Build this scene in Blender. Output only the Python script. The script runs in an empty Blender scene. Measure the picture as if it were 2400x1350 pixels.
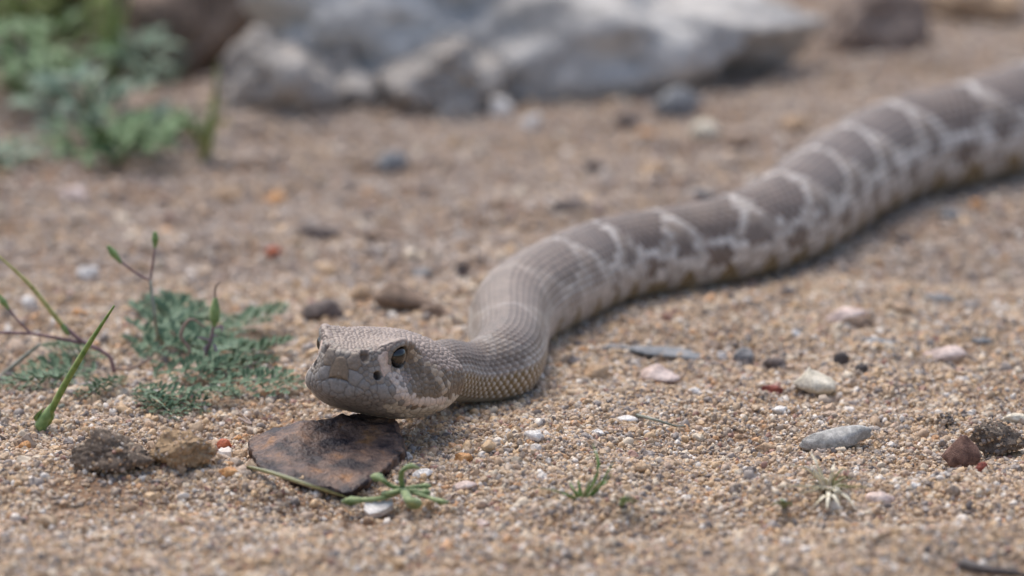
import bpy, bmesh, math, random
import numpy as np
from mathutils import Vector, Matrix, kdtree

# ------------------------------------------------------------------ camera, sky, sun, exposure
FOC, PITCH, CAM_Z = 193.0, math.radians(11.15), 0.305
sc = bpy.context.scene
cam_d = bpy.data.cameras.new("camera"); cam = bpy.data.objects.new("camera", cam_d)
sc.collection.objects.link(cam); sc.camera = cam
cam.location = (0, 0, CAM_Z); cam.rotation_euler = (math.pi / 2 - PITCH, 0, 0)
cam_d.lens = FOC; cam_d.sensor_width = 36; cam_d.clip_start = 0.05; cam_d.clip_end = 200
cam_d.dof.use_dof = True; cam_d.dof.focus_distance = 1.378; cam_d.dof.aperture_fstop = 11.0
SUN_EL, SUN_AZ = math.radians(64), math.radians(-30)      # azimuth measured from +Y towards +X
w = bpy.data.worlds.new("World"); sc.world = w; w.use_nodes = True
nt = w.node_tree; nt.nodes.clear()
sky = nt.nodes.new("ShaderNodeTexSky"); sky.sky_type = 'NISHITA'; sky.sun_disc = False
sky.sun_elevation = SUN_EL; sky.sun_rotation = SUN_AZ; sky.dust_density = 4.0; sky.ozone_density = 1.2
bg = nt.nodes.new("ShaderNodeBackground"); bg.inputs[1].default_value = 0.15
wo = nt.nodes.new("ShaderNodeOutputWorld")
nt.links.new(sky.outputs[0], bg.inputs[0]); nt.links.new(bg.outputs[0], wo.inputs[0])
sun_d = bpy.data.lights.new("sun", 'SUN'); sun_d.energy = 1.4; sun_d.angle = math.radians(45); sun_d.color = (1, .95, .88)
sun = bpy.data.objects.new("sun", sun_d); sc.collection.objects.link(sun)
_dir = Vector((math.sin(SUN_AZ) * math.cos(SUN_EL), math.cos(SUN_AZ) * math.cos(SUN_EL), math.sin(SUN_EL)))
sun.rotation_euler = _dir.to_track_quat('Z', 'Y').to_euler(); sun.location = _dir * 5
sc.view_settings.view_transform = 'Standard'; sc.view_settings.look = 'None'
sc.view_settings.exposure = 0.56; sc.view_settings.gamma = 1.0; sc.view_settings.use_curve_mapping = False
sc.render.engine = 'CYCLES'; sc.cycles.use_denoising = True; sc.cycles.max_bounces = 6

# ------------------------------------------------------------------ helpers
rng = np.random.default_rng(7); random.seed(7)
COL = sc.collection
def s2l(r, g, b):
    f = lambda c: (c / 255 / 12.92) if c / 255 <= .04045 else ((c / 255 + .055) / 1.055) ** 2.4
    return (f(r), f(g), f(b), 1.0)
def ray(u, v):
    dx = (u - 1200) / 2400 * 36 / FOC; dy = (675 - v) / 2400 * 36 / FOC
    return np.array([dx, math.cos(PITCH) + dy * math.sin(PITCH), -math.sin(PITCH) + dy * math.cos(PITCH)])
def at_y(u, v, Y):
    d = ray(u, v); return np.array([0, 0, CAM_Z]) + d * (Y / d[1])
def at_z(u, v, Z=0.0):
    d = ray(u, v); return np.array([0, 0, CAM_Z]) + d * ((Z - CAM_Z) / d[2])
def proj(p):
    q = np.asarray(p, float) - np.array([0, 0, CAM_Z])
    z = q[..., 1] * math.cos(PITCH) - q[..., 2] * math.sin(PITCH); y = q[..., 1] * math.sin(PITCH) + q[..., 2] * math.cos(PITCH)
    return np.stack([1200 + q[..., 0] / z * FOC / 36 * 2400, 675 - y / z * FOC / 36 * 2400], -1)
def _hash(ix, iy, iz, seed):
    n = (ix.astype(np.int64) * 374761393 + iy.astype(np.int64) * 668265263 + iz.astype(np.int64) * 2147483647 + seed * 1274126177) & 0xffffffff
    n = ((n ^ (n >> 13)) * 1274126177) & 0xffffffff
    n = ((n ^ (n >> 16)) * 2246822519) & 0xffffffff
    return ((n ^ (n >> 15)) & 0xffff) / 32767.5 - 1.0
def noise(p, seed=0):
    p = np.asarray(p, float)
    if p.shape[-1] == 2: p = np.concatenate([p, np.zeros(p.shape[:-1] + (1,))], -1)
    i = np.floor(p).astype(np.int64); t = p - i; t = t * t * t * (t * (t * 6 - 15) + 10)
    out = 0
    for a in (0, 1):
        for b in (0, 1):
            for c in (0, 1):
                wgt = (t[..., 0] if a else 1 - t[..., 0]) * (t[..., 1] if b else 1 - t[..., 1]) * (t[..., 2] if c else 1 - t[..., 2])
                out = out + wgt * _hash(i[..., 0] + a, i[..., 1] + b, i[..., 2] + c, seed)
    return out
def fbm(p, oct=4, seed=0, gain=.5):
    s = 0; a = 1
    for o in range(oct): s = s + a * noise(np.asarray(p) * 2 ** o + o * 17.3, seed + o); a *= gain
    return s
def smooth(e0, e1, x):
    t = np.clip((x - e0) / (e1 - e0), 0, 1); return t * t * (3 - 2 * t)
def hermite(xs, ys, x):
    xs = np.asarray(xs, float); ys = np.asarray(ys, float)
    if ys.ndim == 1: ys = ys[:, None]; sq = True
    else: sq = False
    h = np.diff(xs)[:, None]; d = np.diff(ys, axis=0) / h
    m = np.zeros_like(ys); m[0] = d[0]; m[-1] = d[-1]
    for k in range(1, len(xs) - 1):
        m[k] = np.where(d[k - 1] * d[k] > 0, 2 * d[k - 1] * d[k] / np.where(d[k - 1] + d[k] == 0, 1, d[k - 1] + d[k]), 0)
    x = np.clip(np.asarray(x, float), xs[0], xs[-1]); k = np.clip(np.searchsorted(xs, x, 'right') - 1, 0, len(xs) - 2)
    hh = (xs[k + 1] - xs[k])[:, None]; t = ((x - xs[k])[:, None]) / hh
    r = (2 * t**3 - 3 * t**2 + 1) * ys[k] + (t**3 - 2 * t**2 + t) * hh * m[k] + (-2 * t**3 + 3 * t**2) * ys[k + 1] + (t**3 - t**2) * hh * m[k + 1]
    return r[:, 0] if sq else r
# ------------------------------------------------------------------ the snake: one continuous lofted skin
YAW, HPITCH, HROLL = math.radians(22), math.radians(7), math.radians(5)
SNOUT = at_y(795, 867, 1.325)
def head_axes():
    fv = np.array([-math.sin(YAW), -math.cos(YAW), 0]); lv = np.array([math.cos(YAW), -math.sin(YAW), 0]); uv = np.array([0, 0, 1.])
    fv, uv = fv * math.cos(HPITCH) + uv * math.sin(HPITCH), uv * math.cos(HPITCH) - fv * math.sin(HPITCH)
    lv, uv = lv * math.cos(HROLL) - uv * math.sin(HROLL), uv * math.cos(HROLL) + lv * math.sin(HROLL)
    return fv, lv, uv
HF, HL, HU = head_axes()
def head_pt(d, l, u): return SNOUT + (-HF * d + HL * l + HU * u) * .01
# half sections of the head: T crown centre, M crown, K canthus / brow, S cheek, L lip, J jaw, B chin side, C chin centre (cm)
KEY = {
 0.22: [(0, .50), (.25, .50), (.48, .45), (.62, .08), (.70, -.28), (.64, -.52), (.36, -.70), (0, -.74)],
 0.60: [(0, .58), (.36, .59), (.74, .53), (.88, .08), (1.05, -.32), (1.00, -.60), (.55, -.86), (0, -.90)],
 1.25: [(0, .68), (.50, .74), (1.10, .80), (1.00, .25), (1.36, -.38), (1.32, -.72), (.8, -1.06), (0, -1.1)],
 1.70: [(0, .75), (.55, .79), (1.12, .76), (1.16, .24), (1.48, -.40), (1.43, -.80), (.88, -1.15), (0, -1.2)],
 2.10: [(0, .80), (.60, .80), (1.10, .66), (1.38, .2), (1.60, -.42), (1.54, -.87), (.96, -1.23), (0, -1.28)],
 3.00: [(0, .80), (.70, .73), (1.24, .50), (1.64, .06), (1.80, -.42), (1.68, -.90), (1.05, -1.24), (0, -1.3)],
 3.80: [(0, .70), (.70, .60), (1.26, .38), (1.68, .0), (1.80, -.40), (1.60, -.86), (.98, -1.12), (0, -1.18)],
 4.25: [(0, .58), (.60, .48), (1.14, .28), (1.54, -.06), (1.63, -.40), (1.43, -.78), (.85, -1.02), (0, -1.08)],
 4.52: [(0, .48), (.50, .40), (.96, .20), (1.26, -.10), (1.32, -.40), (1.12, -.72), (.66, -.94), (0, -1.0)],
 4.72: [(0, .42), (.36, .34), (.68, .13), (.86, -.14), (.88, -.38), (.76, -.63), (.48, -.84), (0, -.90)],
 4.95: [(0, .38), (.30, .32), (.52, .12), (.64, -.12), (.65, -.34), (.58, -.55), (.36, -.74), (0, -.80)],
}
HEAD_END = 5.6
R_PTS = []          # filled below: (arc length cm, radius cm)
NH = 200            # points on each half section
def spline_half(P):
    # P (n,8,2) -> (n,NH+1,2): Catmull-Rom through the mirrored control points, even in arc length
    n = len(P)
    Q = np.concatenate([P[:, 1:2] * [-1, 1], P, P[:, -2:-1] * [-1, 1]], 1)
    seg = []
    for k in range(7):
        p0, p1, p2, p3 = Q[:, k], Q[:, k + 1], Q[:, k + 2], Q[:, k + 3]
        t = np.linspace(0, 1, 24, endpoint=(k == 6))[None, :, None]
        a = [x[:, None] for x in (p0, p1, p2, p3)]
        tau = .42
        m1 = tau * (a[2] - a[0]); m2 = tau * (a[3] - a[1])
        seg.append((2 * t**3 - 3 * t**2 + 1) * a[1] + (t**3 - 2 * t**2 + t) * m1 + (-2 * t**3 + 3 * t**2) * a[2] + (t**3 - t**2) * m2)
    C = np.concatenate(seg, 1)
    L = np.concatenate([np.zeros((n, 1)), np.cumsum(np.linalg.norm(np.diff(C, axis=1), axis=2), 1)], 1)
    out = np.empty((n, NH + 1, 2))
    for i in range(n):
        s = np.linspace(0, L[i, -1], NH + 1)
        out[i, :, 0] = np.interp(s, L[i], C[i, :, 0]); out[i, :, 1] = np.interp(s, L[i], C[i, :, 1])
    return out
# spine: image position of the body's middle, radius in cm -> a path lying on the ground
WAY = [(1086, 884, .76), (1138, 876, .82), (1178, 858, .90), (1195, 815, .95), (1192, 772, 1.02), (1196, 735, 1.10), (1228, 702, 1.17),
       (1305, 664, 1.20), (1410, 616, 1.18), (1550, 590, 1.18), (1700, 565, 1.22), (1825, 519, 1.32), (1915, 458, 1.42), (1990, 408, 1.47),
       (2100, 353, 1.54), (2250, 319, 1.58), (2400, 272, 1.62), (2600, 193, 1.50)]
FLAT = .93
pts = [head_pt(d, 0, 0) for d in (0, 1.5, 3.0, 4.5)]
rad = [1, 1, 1, .9]
for (u, v, r) in WAY:
    p = at_z(u, v, r * .01 * FLAT); pts.append(p); rad.append(r)
for (x, y, r) in [(.345, 2.075, 1.47), (.43, 2.085, 1.36), (.51, 2.05, 1.18), (.585, 2.03, .95), (.65, 2.065, .70), (.70, 2.115, .50)]:      # the rest of the body and the tail, beyond the picture's edge
    pts.append(np.array([x, y, r * .01 * FLAT])); rad.append(r)
pts = np.array(pts); rad = np.array(rad)
def catmull(P, n=40):
    P = np.vstack([2 * P[0] - P[1], P, 2 * P[-1] - P[-2]]); out = []; par = []
    for k in range(1, len(P) - 2):
        p0, p1, p2, p3 = P[k - 1:k + 3]
        d1 = np.linalg.norm(p1 - p0)**.5; d2 = np.linalg.norm(p2 - p1)**.5; d3 = np.linalg.norm(p3 - p2)**.5
        m1 = (p1 - p0) / d1 - (p2 - p0) / (d1 + d2) + (p2 - p1) / d2; m2 = (p2 - p1) / d2 - (p3 - p1) / (d2 + d3) + (p3 - p2) / d3
        m1 *= d2; m2 *= d2
        for t in np.linspace(0, 1, n, endpoint=False):
            out.append((2 * t**3 - 3 * t**2 + 1) * p1 + (t**3 - 2 * t**2 + t) * m1 + (-2 * t**3 + 3 * t**2) * p2 + (t**3 - t**2) * m2); par.append(k - 1 + t)
    out.append(P[-2]); par.append(len(P) - 3)
    return np.array(out), np.array(par)
path, par = catmull(pts)
arc = np.concatenate([[0], np.cumsum(np.linalg.norm(np.diff(path, axis=0), axis=1))]) * 100      # cm
way_arc = np.interp(np.arange(len(pts)), par, arc)
ua = np.arange(0, arc[-1], .05); path = np.stack([np.interp(ua, arc, path[:, k]) for k in range(3)], 1)
wt = (smooth(4.0, 5.4, ua) * smooth(0, 3, arc[-1] - ua))[:, None]
for _ in range(260):                                            # relax the sharpest corners of the spine, head kept
    nb = path.copy(); nb[1:-1] = (path[2:] + path[:-2]) / 2; path = path * (1 - wt) + nb * wt
way_f = way_arc / arc[-1]
arc = np.concatenate([[0], np.cumsum(np.linalg.norm(np.diff(path, axis=0), axis=1))]) * 100      # cm
LEN = arc[-1]
body_r = hermite((way_f * LEN)[3:], rad[3:], arc)                     # radius along the arc (cm)
# ring stations (cm of arc): dense on the head and the near neck
st = [0.0]; q = 0
front = 0.9 * (1 - np.cos(np.linspace(0, 1, 60) * math.pi / 2))**1.0
st = list(front[front < .35])
while st[-1] < LEN - .16:
    s = st[-1]; st.append(s + (.018 if s < 5.6 else .026 if s < 16 else .045 if s < 30 else .065 if s < 60 else .15))
st = np.array(st); NR = len(st)
Cn = np.stack([np.interp(st, arc, path[:, k]) for k in range(3)], 1)
tan = np.gradient(path, axis=0); tan /= np.linalg.norm(tan, axis=1)[:, None]
Tn = np.stack([np.interp(st, arc, tan[:, k]) for k in range(3)], 1)
hb = smooth(3.0, 7.5, st)[:, None]
Tn = Tn / np.linalg.norm(Tn, axis=1)[:, None]
Up = HU[None] * (1 - hb) + np.array([[0, 0, 1.]]) * hb
bl = smooth(4.2, 5.6, st)[:, None]; Tn = -HF[None] * (1 - bl) + Tn * bl; Tn /= np.linalg.norm(Tn, axis=1)[:, None]
Up = Up - Tn * np.sum(Up * Tn, 1)[:, None]; Up /= np.linalg.norm(Up, axis=1)[:, None]
Sd = np.cross(Up, Tn)                                             # towards the snake's left
Sd = Sd * np.sign(np.sum(Sd[0] * HL))
# sections
ks = sorted(KEY); kp = np.array([KEY[k] for k in ks]).reshape(len(ks), -1)
def head_ctrl(d):
    P = hermite(ks, kp, np.clip(d, ks[0], ks[-1])).reshape(-1, 8, 2)
    k = np.clip(d / .30, 0, 1); sx = (1 - (1 - k)**2.3)**(1 / 2.0); sz = (1 - (1 - k)**3.0)**(1 / 2.2)
    k2 = np.clip(d / .22, 0, 1); first = d < .30
    c0 = -.08
    P = P.copy()
    P[first, :, 0] *= sx[first, None]; P[first, :, 1] = c0 + (P[first, :, 1] - c0) * sz[first, None]
    return P
def body_ctrl(r):
    a = np.array([(0, 1.03), (.42, .90), (.78, .62), (1.0, .12), (.99, -.30), (.84, -.68), (.50, -.90), (0, -.94)])
    return a[None] * r[:, None, None]
Rr = np.interp(st, arc, body_r)
hm = smooth(5.2, 6.8, st)[:, None, None]
half = spline_half(head_ctrl(st) * (1 - hm) + body_ctrl(Rr) * hm)
full = np.concatenate([half, half[:, -2:0:-1] * [-1, 1]], 1)      # (NR, 2*NH, 2) : top -> left -> bottom -> right
NT = full.shape[1]
V = Cn[:, None, :] + (Sd[:, None, :] * full[..., :1] + Up[:, None, :] * full[..., 1:]) * .01
# ---- base normals, then scales as relief + colour per scale
def grid_normals(V):
    du = np.gradient(V, axis=0); dv = (np.roll(V, -1, 1) - np.roll(V, 1, 1)); n = np.cross(dv, du)
    n /= (np.linalg.norm(n, axis=2)[..., None] + 1e-12)
    c = V.mean(1)[:, None]; 
    if np.sum(n * (V - c)) < 0: n = -n
    return n
Nn = grid_normals(V); Nn[:3] = HF
arcw = np.concatenate([np.zeros((NR, 1)), np.cumsum(np.linalg.norm(np.diff(full, axis=1), axis=2), 1)], 1)   # cm from the crown
halfL = arcw[:, NH]                                             # crown to chin, cm
frac = np.minimum(np.arange(NT), NT - np.arange(NT)) / NH       # 0 crown .. 1 belly
side = np.where(np.arange(NT) <= NH, 1, -1)
disp = np.zeros((NR, NT)); color = np.zeros((NR, NT, 3))
lin = lambda *c: np.array(s2l(*c)[:3])
PALE, MID, BLOT, OLIVE, CREAM = lin(210, 205, 198), lin(134, 119, 105), lin(98, 83, 72), lin(118, 98, 62), lin(172, 164, 148)

# ------------------------------------------------ body scales: overlapping keeled lozenges in quincunx
NHEAD = int(np.searchsorted(st, 5.9)); NB0 = int(np.searchsorted(st, 4.6))
rows_half = 14.5; FB = .74                                       # dorsal rows down to this fraction of the half girth
col_pitch = 1.55 * np.maximum(Rr, .78) * (2 * math.pi * FB / 2) / rows_half
colc = np.concatenate([[0], np.cumsum(np.diff(st) / ((col_pitch[1:] + col_pitch[:-1]) / 2))])
# blotch phase along the body
s_edges = [0.0]
def blotch_phase(s): return np.interp(s, PH_S, PH_V)
PH_S = np.array([-4, 0, 4.5, 8.2, 11.6, 15.3, 18.6, 21.5, 24.2, 27.0, 30.2, 33.6, 37.3, 41.3, 45.4, 49.5, 53.5, 57.5, 61.5, 65.5, 69.2, 72.8, 76.2, 79.4, 82.4, 85.2, 88, 90.6, 93, 95.4, 97.8, 100.2, 102.6, 105, 107.4, 109.8, 112.2, 114.6, 117, 119.4, 121.8, 124.2, 127])
PH_V = np.arange(len(PH_S)) - 1.0
def body_pattern(s, f):
    ph = blotch_phase(s); k = ph - np.floor(ph) - .5             # -.5 .. .5, blotch centred at 0
    on = smooth(15, 23, s)
    b = (np.abs(k) / .475)**1.9 + (f / .40)**1.9
    c = np.repeat(MID[None], len(s), 0) * (.64 + .36 * smooth(8, 14, s))[:, None]
    wob = .5 + .5 * _hash(np.floor(s * 3).astype(int), np.floor(f * 60).astype(int), np.zeros(len(s), int), 9)
    ring = (smooth(.88, .98, b) * (1 - smooth(1.08, 1.28, b)))[:, None] * ((.16 + .62 * on) * (.45 + .55 * wob))[:, None]
    lat = 1 - smooth(.05, .30, np.abs(b - 1.0))
    c = c * (1 - ring) + PALE * ring
    inside = (1 - smooth(.85, 1.0, b))[:, None] * (.45 + .55 * on)[:, None]
    centre = (1 - smooth(.0, .35, b))[:, None] * .22
    c = c * (1 - inside) + (BLOT * (1 - centre) + MID * centre) * inside
    # second row of spots, each in a pale net
    kk = np.minimum(np.abs(k - .5), np.abs(k + .5)); kq = np.minimum(np.abs(k), 9); sp = np.minimum((kq / .20)**2 + ((f - .515) / .075)**2, (kk / .17)**2 + ((f - .42) / .075)**2)
    fl = smooth(.34, .50, f)[:, None] * .30
    c = c * (1 - fl) + PALE * fl
    net = (smooth(.9, 1.1, sp) * (1 - smooth(1.6, 2.4, sp)) * smooth(.33, .40, f) * (1 - smooth(.60, .66, f)) * (.25 + .75 * wob))[:, None] * (.15 + .65 * on)[:, None]
    c = c * (1 - net) + PALE * net
    i2 = (1 - smooth(.7, 1.1, sp))[:, None] * (.3 + .65 * on)[:, None]
    c = c * (1 - i2) + BLOT * 1.05 * i2
    dots = ((f > .36) & (f < .72) & (_hash(np.floor(s * 5).astype(int), np.floor(f * 50).astype(int), np.zeros(len(s), int), 13) > .72))[:, None] * (.55 * on)[:, None]
    c = c * (1 - dots) + PALE * dots
    # belly-edge triangles, two for each blotch
    k2 = ph * 2 + .25; k2 = np.abs(k2 - np.floor(k2) - .5)
    tri = (f > .59) & (k2 < .08 + (f - .59) * 2.2) & (s > 12) | (f > .50) & (s <= 12)
    c = np.where(tri[:, None], OLIVE * (1 + .0 * f[:, None]), c)
    low = smooth(.70, .76, f)[:, None]
    c = c * (1 - low) + (CREAM * .75 + OLIVE * .25) * low
    return c
B = slice(NB0, NR)
Cc = np.repeat(colc[B, None], NT, 1); Rw = (frac * side)[None] / FB * rows_half + np.zeros_like(Cc)
best = np.full(Cc.shape, -9.0); bi = np.zeros(Cc.shape, int); bj = np.zeros(Cc.shape); ba = np.zeros(Cc.shape); bb = np.zeros(Cc.shape)
r0 = np.floor(Rw).astype(int)
for dr in (-1, 0, 1, 2):
    i = r0 + dr; off = np.where(i % 2 == 0, 0, .5); b = (Rw - i)
    c0 = np.round(Cc - off)
    for dc in (-1, 0, 1):
        c = c0 + dc + off; a = Cc - c
        e = np.abs(a / .80)**1.5 + np.abs(b / 1.02)**1.7
        h = .30 + .70 * (a / 1.6 + .5) - .30 * b * b + .22 * np.exp(-(b / .16)**2) * smooth(-.6, -.2, a)
        h = np.where(e < 1, h * (1 - .55 * smooth(.78, 1, e)), -5)
        m = h > best
        best = np.where(m, h, best); bi = np.where(m, i, bi); bj = np.where(m, c, bj); ba = np.where(m, a, ba); bb = np.where(m, b, bb)
best = np.clip(best, 0, 1.2)
belly = smooth(FB - .02, FB + .01, frac)[None]
amp = (.052 * Rr[B] / 1.0)[:, None]
sc_s = np.interp(bj.ravel(), colc, st); sc_f = np.abs(bi.ravel()) / rows_half * FB
jit = (_hash(bi.ravel(), np.round(bj.ravel() * 2).astype(int), bi.ravel() * 0, 5))
cb = body_pattern(sc_s + jit * .10, np.clip(sc_f + jit * .008, 0, 1)).reshape(Cc.shape + (3,))
cb = cb * (1 + .17 * jit.reshape(Cc.shape))[..., None]
tip = smooth(.15, .75, ba) * (1 - smooth(.3, .9, np.abs(bb)))
latw = smooth(.40, .55, frac)[None] * (1 - smooth(.76, .8, frac)[None])
tipw = (tip * (.24 + .30 * (1 - smooth(10, 15, st[B]))[:, None] * smooth(.32, .5, frac)[None] + .55 * latw * (1 - smooth(14, 24, st[B]))[:, None]))[..., None]
cb = cb * (1 - tipw) + PALE * tipw  # pale scale tips: own white plus sky highlight put into the colour
gap = (1 - smooth(.05, .30, best))[..., None] * .6
cb = cb * (1 - gap) + BLOT * .7 * gap
scute = np.abs((colc[B] * 1.0) % 1 - .5)[:, None]
dB = best * amp * (1 - belly) + belly * .012 * smooth(.5, .1, scute) * amp / .03
cb = cb * (1 - belly[..., None]) + CREAM * belly[..., None]

# ------------------------------------------------ head scales: cells grown from placed seeds
HV = V[:NHEAD]; HN = Nn[:NHEAD]; HP = proj(HV)
view = np.array([0, 0, CAM_Z]) - HV; view /= np.linalg.norm(view, axis=2)[..., None]
facing = (np.sum(view * HN, 2) > .12) & (st[:NHEAD] < 5.0)[:, None]
z1 = lambda x, y: (710 + x / 6.75, 755 + y / 6.75)
z2 = lambda x, y: (860 + x / 5.625, 760 + y / 5.625)
def pick(p, left=True):
    d = (HP[..., 0] - p[0])**2 + (HP[..., 1] - p[1])**2
    d = np.where(facing, d, 1e9)
    if left: d[:, NH + 1:] = 1e9
    k = int(np.argmin(d)); return divmod(k, NT)
CROWN, FACE, ROST, SKIN_PALE, STRIPE, TEMPLE, LOWER = lin(148, 133, 122), lin(134, 126, 117), lin(128, 112, 94), lin(192, 170, 156), lin(202, 186, 172), lin(114, 100, 84), lin(192, 184, 170)
LABIAL = lin(134, 130, 126); CHIN = lin(190, 182, 168); TAN = lin(170, 154, 134)
cells = []      # (list of (i,j)), radius cm, colour, relief cm, mirrored?
def cell(pts, r, col, h, mirror=True, same=False):
    ij = [pick(p) for p in pts]
    if same: cells.append((ij + [(i, (NT - j) % NT) for i, j in ij], r, col, h))
    else:
        cells.append((ij, r, col, h))
        if mirror: cells.append(([(i, (NT - j) % NT) for i, j in ij], r, col, h))
cell([z1(575, 610), z1(580, 680), z1(600, 760), z1(640, 840), z1(590, 840)], .14, ROST, .034, same=True)          # rostral
cell([z1(600, 960), z1(640, 980), z1(600, 1060)], .11, LABIAL, .022, same=True)                                      # mental
cell([z1(590, 480)], .10, FACE, .02); cell([z1(690, 510)], .10, FACE, .02); cell([z1(650, 415)], .08, CROWN, .02); cell([z1(770, 440)], .07, CROWN, .02)
cell([z1(780, 610), z1(830, 520), z1(840, 620), z1(830, 700), z1(880, 440)], .12, FACE * .5 + ROST * .5, .028)        # prenasal
cell([z1(1090, 480), z1(1100, 560), z1(1060, 420)], .07, FACE, .03)                                                  # postnasal rim
cell([z1(800, 840), z1(850, 900), z1(790, 900)], .13, LABIAL, .022)
cell([z1(740, 1080), z1(720, 1130)], .13, LABIAL, .02); cell([z1(950, 990), z1(1000, 1020)], .12, LABIAL, .022)
cell([z1(890, 1110)], .12, LABIAL, .02); cell([z1(1050, 1120)], .11, LABIAL, .02); cell([z1(1140, 1180)], .09, LABIAL, .02)
cell([z2(210, 890), z2(240, 950)], .15, LABIAL, .024); cell([z2(70, 870)], .12, LABIAL, .022); cell([z2(60, 980)], .10, LABIAL, .02)
cell([z2(115, 1010)], .09, LABIAL, .02); cell([z2(260, 1020)], .09, LABIAL, .02); cell([z2(345, 1020)], .09, LABIAL, .02); cell([z2(340, 870)], .11, LABIAL * .85 + ROST * .15, .02)
cell([z2(410, 960)], .11, LABIAL * .5 + STRIPE * .5, .018)
cell([z2(200, 440), z2(230, 520), z2(280, 590), z2(230, 600)], .12, SKIN_PALE, .03)                                   # preocular
cell([z2(110, 420)], .07, FACE, .02); cell([z2(120, 520)], .07, FACE, .02); cell([z2(170, 370)], .06, FACE, .02)
cell([z2(60, 770), z2(10, 720)], .07, FACE, .02)
for p, r in [((300, 660), .07), ((375, 670), .09), ((385, 765), .09), ((445, 720), .07), ((430, 850), .08), ((490, 790), .07), ((515, 860), .08), ((470, 940), .09), ((535, 955), .10), ((600, 975), .10), ((540, 1045), .10), ((640, 1035), .10), ((400, 610), .07), ((350, 730), .06)]:
    cell([z2(*p)], r, STRIPE if p[1] < 960 else STRIPE * .75 + SKIN_PALE * .25, .02)
for p in [(720, 1030), (790, 1030), (870, 1025), (950, 1010), (1020, 1000)]: cell([z2(*p)], .11, SKIN_PALE * .8, .018)
for p, r in [((330, 1130), .10), ((420, 1140), .12), ((520, 1135), .11), ((625, 1150), .15), ((740, 1140), .12), ((850, 1130), .12), ((960, 1110), .11), ((460, 1200), .10), ((560, 1215), .10), ((700, 1200), .11), ((820, 1190), .11)]:
    cell([z2(*p)], r, LOWER, .02)
cell([z2(200, 285), z2(260, 255), z2(330, 240), z2(390, 222), z2(450, 205)], .11, CROWN * 1.08, .050)                 # supraocular shield
for p in [(890, 615), (950, 750), (1000, 820), (1080, 790), (980, 650), (1030, 880)]: cell([z2(*p)], .10, TAN, .028)
hand_pts = np.array([HV[i, j] for c in cells for i, j in c[0]]); hand_r = np.array([c[1] for c in cells for _ in c[0]]) * .01
def add_filler():
    d = .12; row = 0
    while d < 5.9:
        i = min(int(np.searchsorted(st, d)), NHEAD - 1); L = halfL[i]; wpos = 0; crownstep = .115 if d < 1.2 else np.interp(d, [1.2, 3, 5.5], [.12, .155, .16])
        a = (row % 2) * .5 * crownstep
        while a < L:
            j = int(round(a / L * NH)); n_up = float(np.dot(HN[i, min(j, NH)], HU)); f = a / L
            crown = n_up > .5 or (d > 2.2 and f < .40 and n_up > .28)
            step = crownstep if crown else (.15 if f < .62 else .19)
            keep = True
            if not crown and row % 2 and d > .3: keep = (row % 4 == 1)
            if not crown and f > .45 and row % 4 == 1 and rng.random() < .3: keep = False
            p = HV[i, j % NT]
            if keep and np.min(np.linalg.norm(hand_pts - p, axis=1) - hand_r * 1.05) > 0:
                jj = int(np.clip(j + rng.normal() * 1.2, 0, NH)); ii = int(np.clip(i + rng.normal() * 1.2, 2, NHEAD - 1))
                if crown: col = CROWN; h = .026
                elif f < (.60 if d > 2.2 else .66): col = TEMPLE if d > 1.5 else FACE; h = .016
                elif f < .8: col = CHIN if d > 2.0 else LABIAL * .95; h = .016
                else: col = CHIN if d > 1.8 else LABIAL * .95; h = .012
                if crown and d > 1.2: col = CROWN * (1 + .10 * noise(np.array([[d * 1.5, a * 2.5]]), 4)[0])
                r = step * .52
                for sgn in ((1, -1) if 0 < jj < NH else (1,)):
                    v = 1 + rng.normal() * .07
                    cells.append(([(ii, jj if sgn > 0 else NT - jj)], r, col * v, h))
            a += step
        nd = (.10 if d < 1.4 else np.interp(d, [1.4, 2.2, 5.6], [.105, .13, .15])); d += nd; row += 1
add_filler()
def near_line(pl, r, col, skip=()):
    q = []
    for a, b in zip(pl[:-1], pl[1:]):
        for t in np.linspace(0, 1, 8):
            i_, j_ = pick((a[0] * (1 - t) + b[0] * t, a[1] * (1 - t) + b[1] * t)); q += [HV[i_, j_], HV[i_, (NT - j_) % NT]]
    q = np.array(q)
    for k_, c_ in enumerate(cells):
        if len(c_[0]) > 2: continue
        p_ = HV[c_[0][0][0], c_[0][0][1] % NT]
        if np.min(np.linalg.norm(q - p_, axis=1)) < r * .01: cells[k_] = (c_[0], c_[1], col * (1 + rng.normal() * .05), c_[3])
near_line([z2(610, 385), z2(660, 450), z2(800, 505), z2(880, 565), z2(905, 650), z2(955, 750), z2(1010, 825)], .07, TAN)
near_line([(912, 952), (950, 966), (1000, 967), (1045, 950), (1070, 930)], .17, LOWER)
near_line([(900, 868), (912, 878), (925, 894), (938, 912), (950, 927), (968, 936), (1000, 942), (1040, 940)], .085, STRIPE)
seedP = []; seedC = []
for k, c in enumerate(cells):
    for (i, j) in c[0]: seedP.append(HV[i, j % NT]); seedC.append(k)
seedP = np.array(seedP); seedC = np.array(seedC); cr = np.array([c[1] for c in cells]) * .01; cc = np.array([c[2] for c in cells]); chh = np.array([c[3] for c in cells])
kd = kdtree.KDTree(len(seedP))
for k, p in enumerate(seedP): kd.insert(p, k)
kd.balance()
flat = HV.reshape(-1, 3); KN = 14
idx = np.array([[t[1] for t in kd.find_n(p, KN)] for p in flat])
dv = flat[:, None, :] - seedP[idx]; al = dv @ (-HF); ac2 = np.maximum(np.sum(dv * dv, 2) - al * al, 0)
stret = np.repeat(np.interp(st[:NHEAD], [1.2, 2.4, 4.5], [1.0, 1.35, 1.5]), NT)[:, None]
D = np.sqrt((al / stret)**2 + ac2) / cr[seedC[idx]]
D += .10 * noise(flat * 2500, 3)[:, None] * 0
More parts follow.
